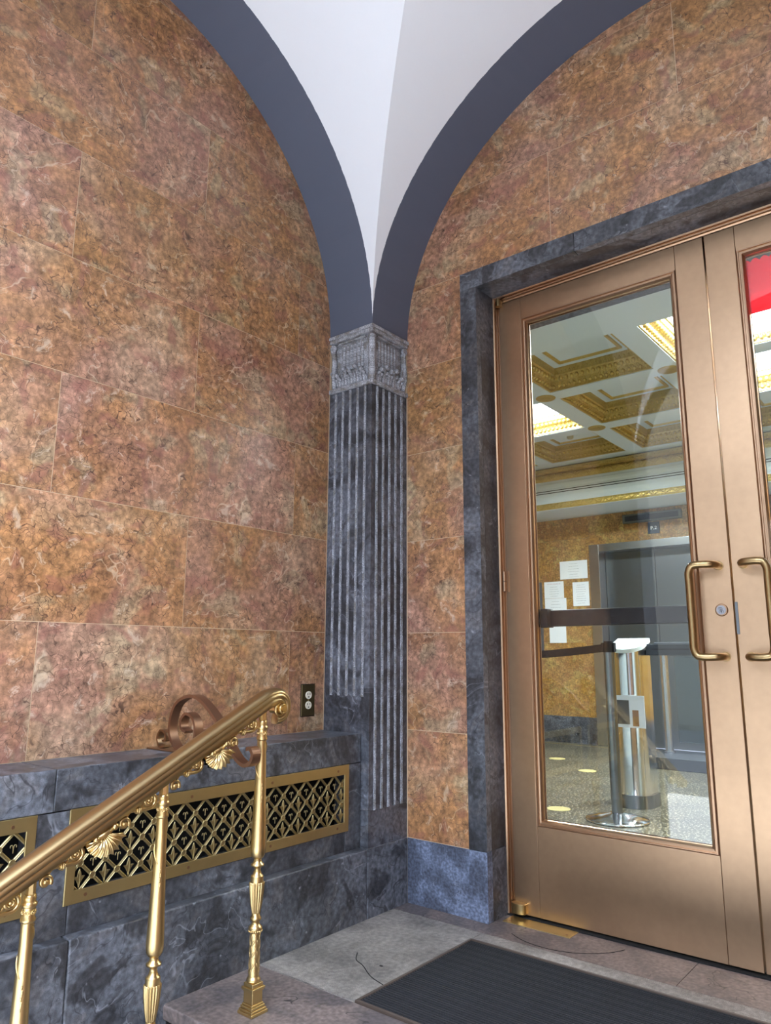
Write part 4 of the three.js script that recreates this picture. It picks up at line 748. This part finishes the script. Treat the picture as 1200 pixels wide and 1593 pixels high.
{ // belt post
  const s = thing('belt_stanchion', 'polished steel belt post on a round domed base behind the pane', 'post', [0.305, 0, -1.95]);
  obj('base', lathe([[0, 0], [0.178, 0], [0.183, 0.006], [0.18, 0.014], [0.1, 0.034], [0.045, 0.044], [0.036, 0.05], [0, 0.05]], 40), M.chrome, s);
  obj('post', cyl(0.032, 0.95, 24).translate(0, 0.52, 0), M.steelDark, s);
  obj('head', [cyl(0.034, 0.055, 24).translate(0, 1.0, 0), cyl(0.028, 0.012, 24).translate(0, 1.033, 0), bx(-0.042, 0.975, -0.018, 0.042, 1.03, 0.018, 0.004)], M.black, s);
  const b = []; const n = 30, pos = [], idx = []; // twisted belt towards the left wall
  for (let i = 0; i <= n; i++) { const k = i / n, x = -0.03 - 1.5 * k, z = -0.02 - 0.2 * k, y = 1.0 - 0.05 * Math.sin(k * Math.PI), a = k < 0.3 ? 0 : (k - 0.3) / 0.4 * Math.PI, q = Math.min(a, Math.PI); for (const s2 of [1, -1]) pos.push(x, y + s2 * 0.024 * Math.abs(Math.cos(q) * 0.9 + 0.1), z + s2 * 0.024 * Math.sin(q)); }
  for (let i = 0; i < n; i++) idx.push(i * 2, i * 2 + 1, i * 2 + 2, i * 2 + 1, i * 2 + 3, i * 2 + 2);
  const g = new THREE.BufferGeometry(); g.setAttribute('position', new THREE.Float32BufferAttribute(pos, 3)); g.setIndex(idx); g.computeVertexNormals(); obj('belt', g, M.black, s);
}
{ // turnstile
  const s = thing('turnstile', 'chrome turnstile cabinet with a white rounded top and a barrier rail', 'turnstile', [0.235, 0, -2.45]);
  const d = (h, grow) => { const q = new THREE.Shape(); q.moveTo(-0.1 - grow, -0.12); q.lineTo(0.1 + grow, -0.12); q.lineTo(0.1 + grow, 0); q.absarc(0, 0, 0.1 + grow, 0, Math.PI, false); q.closePath(); return flipZ(extr(q, h, 0, 24).rotateX(-Math.PI / 2)); };
  obj('cabinet', d(0.99, 0), M.chrome, s); obj('plinth', d(0.08, 0.012), M.steelDark, s);
  const cap = obj('cap', d(0.026, 0.01).rotateX(0.34).translate(0, 1.005, 0), std({ color: 0xdfe8e6, roughness: 0.35 }), s);
  obj('barrier_rail', [bx(0.1, 0.955, -0.1, 1.25, 1.03, -0.04, 0.006)], std({ color: 0x23282d, roughness: 0.4, metalness: 0.3 }), s); obj('rail_slot', [bx(0.14, 0.99, -0.041, 0.5, 1.0, -0.0385), bx(0.55, 0.99, -0.041, 1.0, 1.0, -0.0385)], M.black, s);
  obj('post', cyl(0.028, 0.95, 20).translate(1.15, 0.48, -0.07), M.steel, s);
  const b = thing('glass_barrier', 'steel posts and clear wing panels of the barrier on its dark platform', 'barrier', [-0.2, 0, -4.5]);
  for (const x of [-0.03, 0.75]) obj('post', [cyl(0.035, 0.9, 20).translate(x, 0.55, 0), cyl(0.05, 0.02, 20).translate(x, 0.11, 0)], M.steel, b);
  obj('platform', bx(-0.2, 0, -0.25, 1.6, 0.1, 0.35, 0.006), std({ color: 0x3a3d40, roughness: 0.6 }), b);
  obj('top_rail', bx(-0.1, 1.0, -0.05, 1.5, 1.08, 0.05, 0.01), std({ color: 0x2a2f34, roughness: 0.4 }), b);
  obj('wing_panel', bx(0.06, 0.2, -0.008, 0.66, 0.95, 0.008, 0.004), new THREE.MeshPhysicalMaterial({ color: 0xdfe8ea, transmission: 1, roughness: 0.02, thickness: 0 }), b);
}
{ // small standing card
  const s = thing('info_card', 'small white card with a brown picture clipped to the turnstile front', 'card', [0.27, 0.5, -2.32]);
  obj('card', bx(-0.1, 0, 0, 0.1, 0.2, 0.004), M.paper, s); obj('picture', bx(0.02, 0.01, 0.004, 0.06, 0.11, 0.0055), std({ color: 0x9a6a35, roughness: 0.7 }), s); obj('print', bx(-0.08, 0.02, 0.004, 0.0, 0.17, 0.005), std({ color: 0x55504a, roughness: 0.7 }), s);
}
for (const [x, z, w] of [[-1.178, -4.18, 'farthest'], [-0.642, -3.653, 'middle'], [-0.118, -2.043, 'nearest']]) tag(obj('floor_dot', cyl(0.075, 0.002, 28).translate(x, 0.001, z), std({ color: 0xcdbb7c, roughness: 0.6 })), `${w} round yellow distance marker on the lobby floor`, 'marker', 'floor markers in the lobby');
renderer.render(scene, camera);
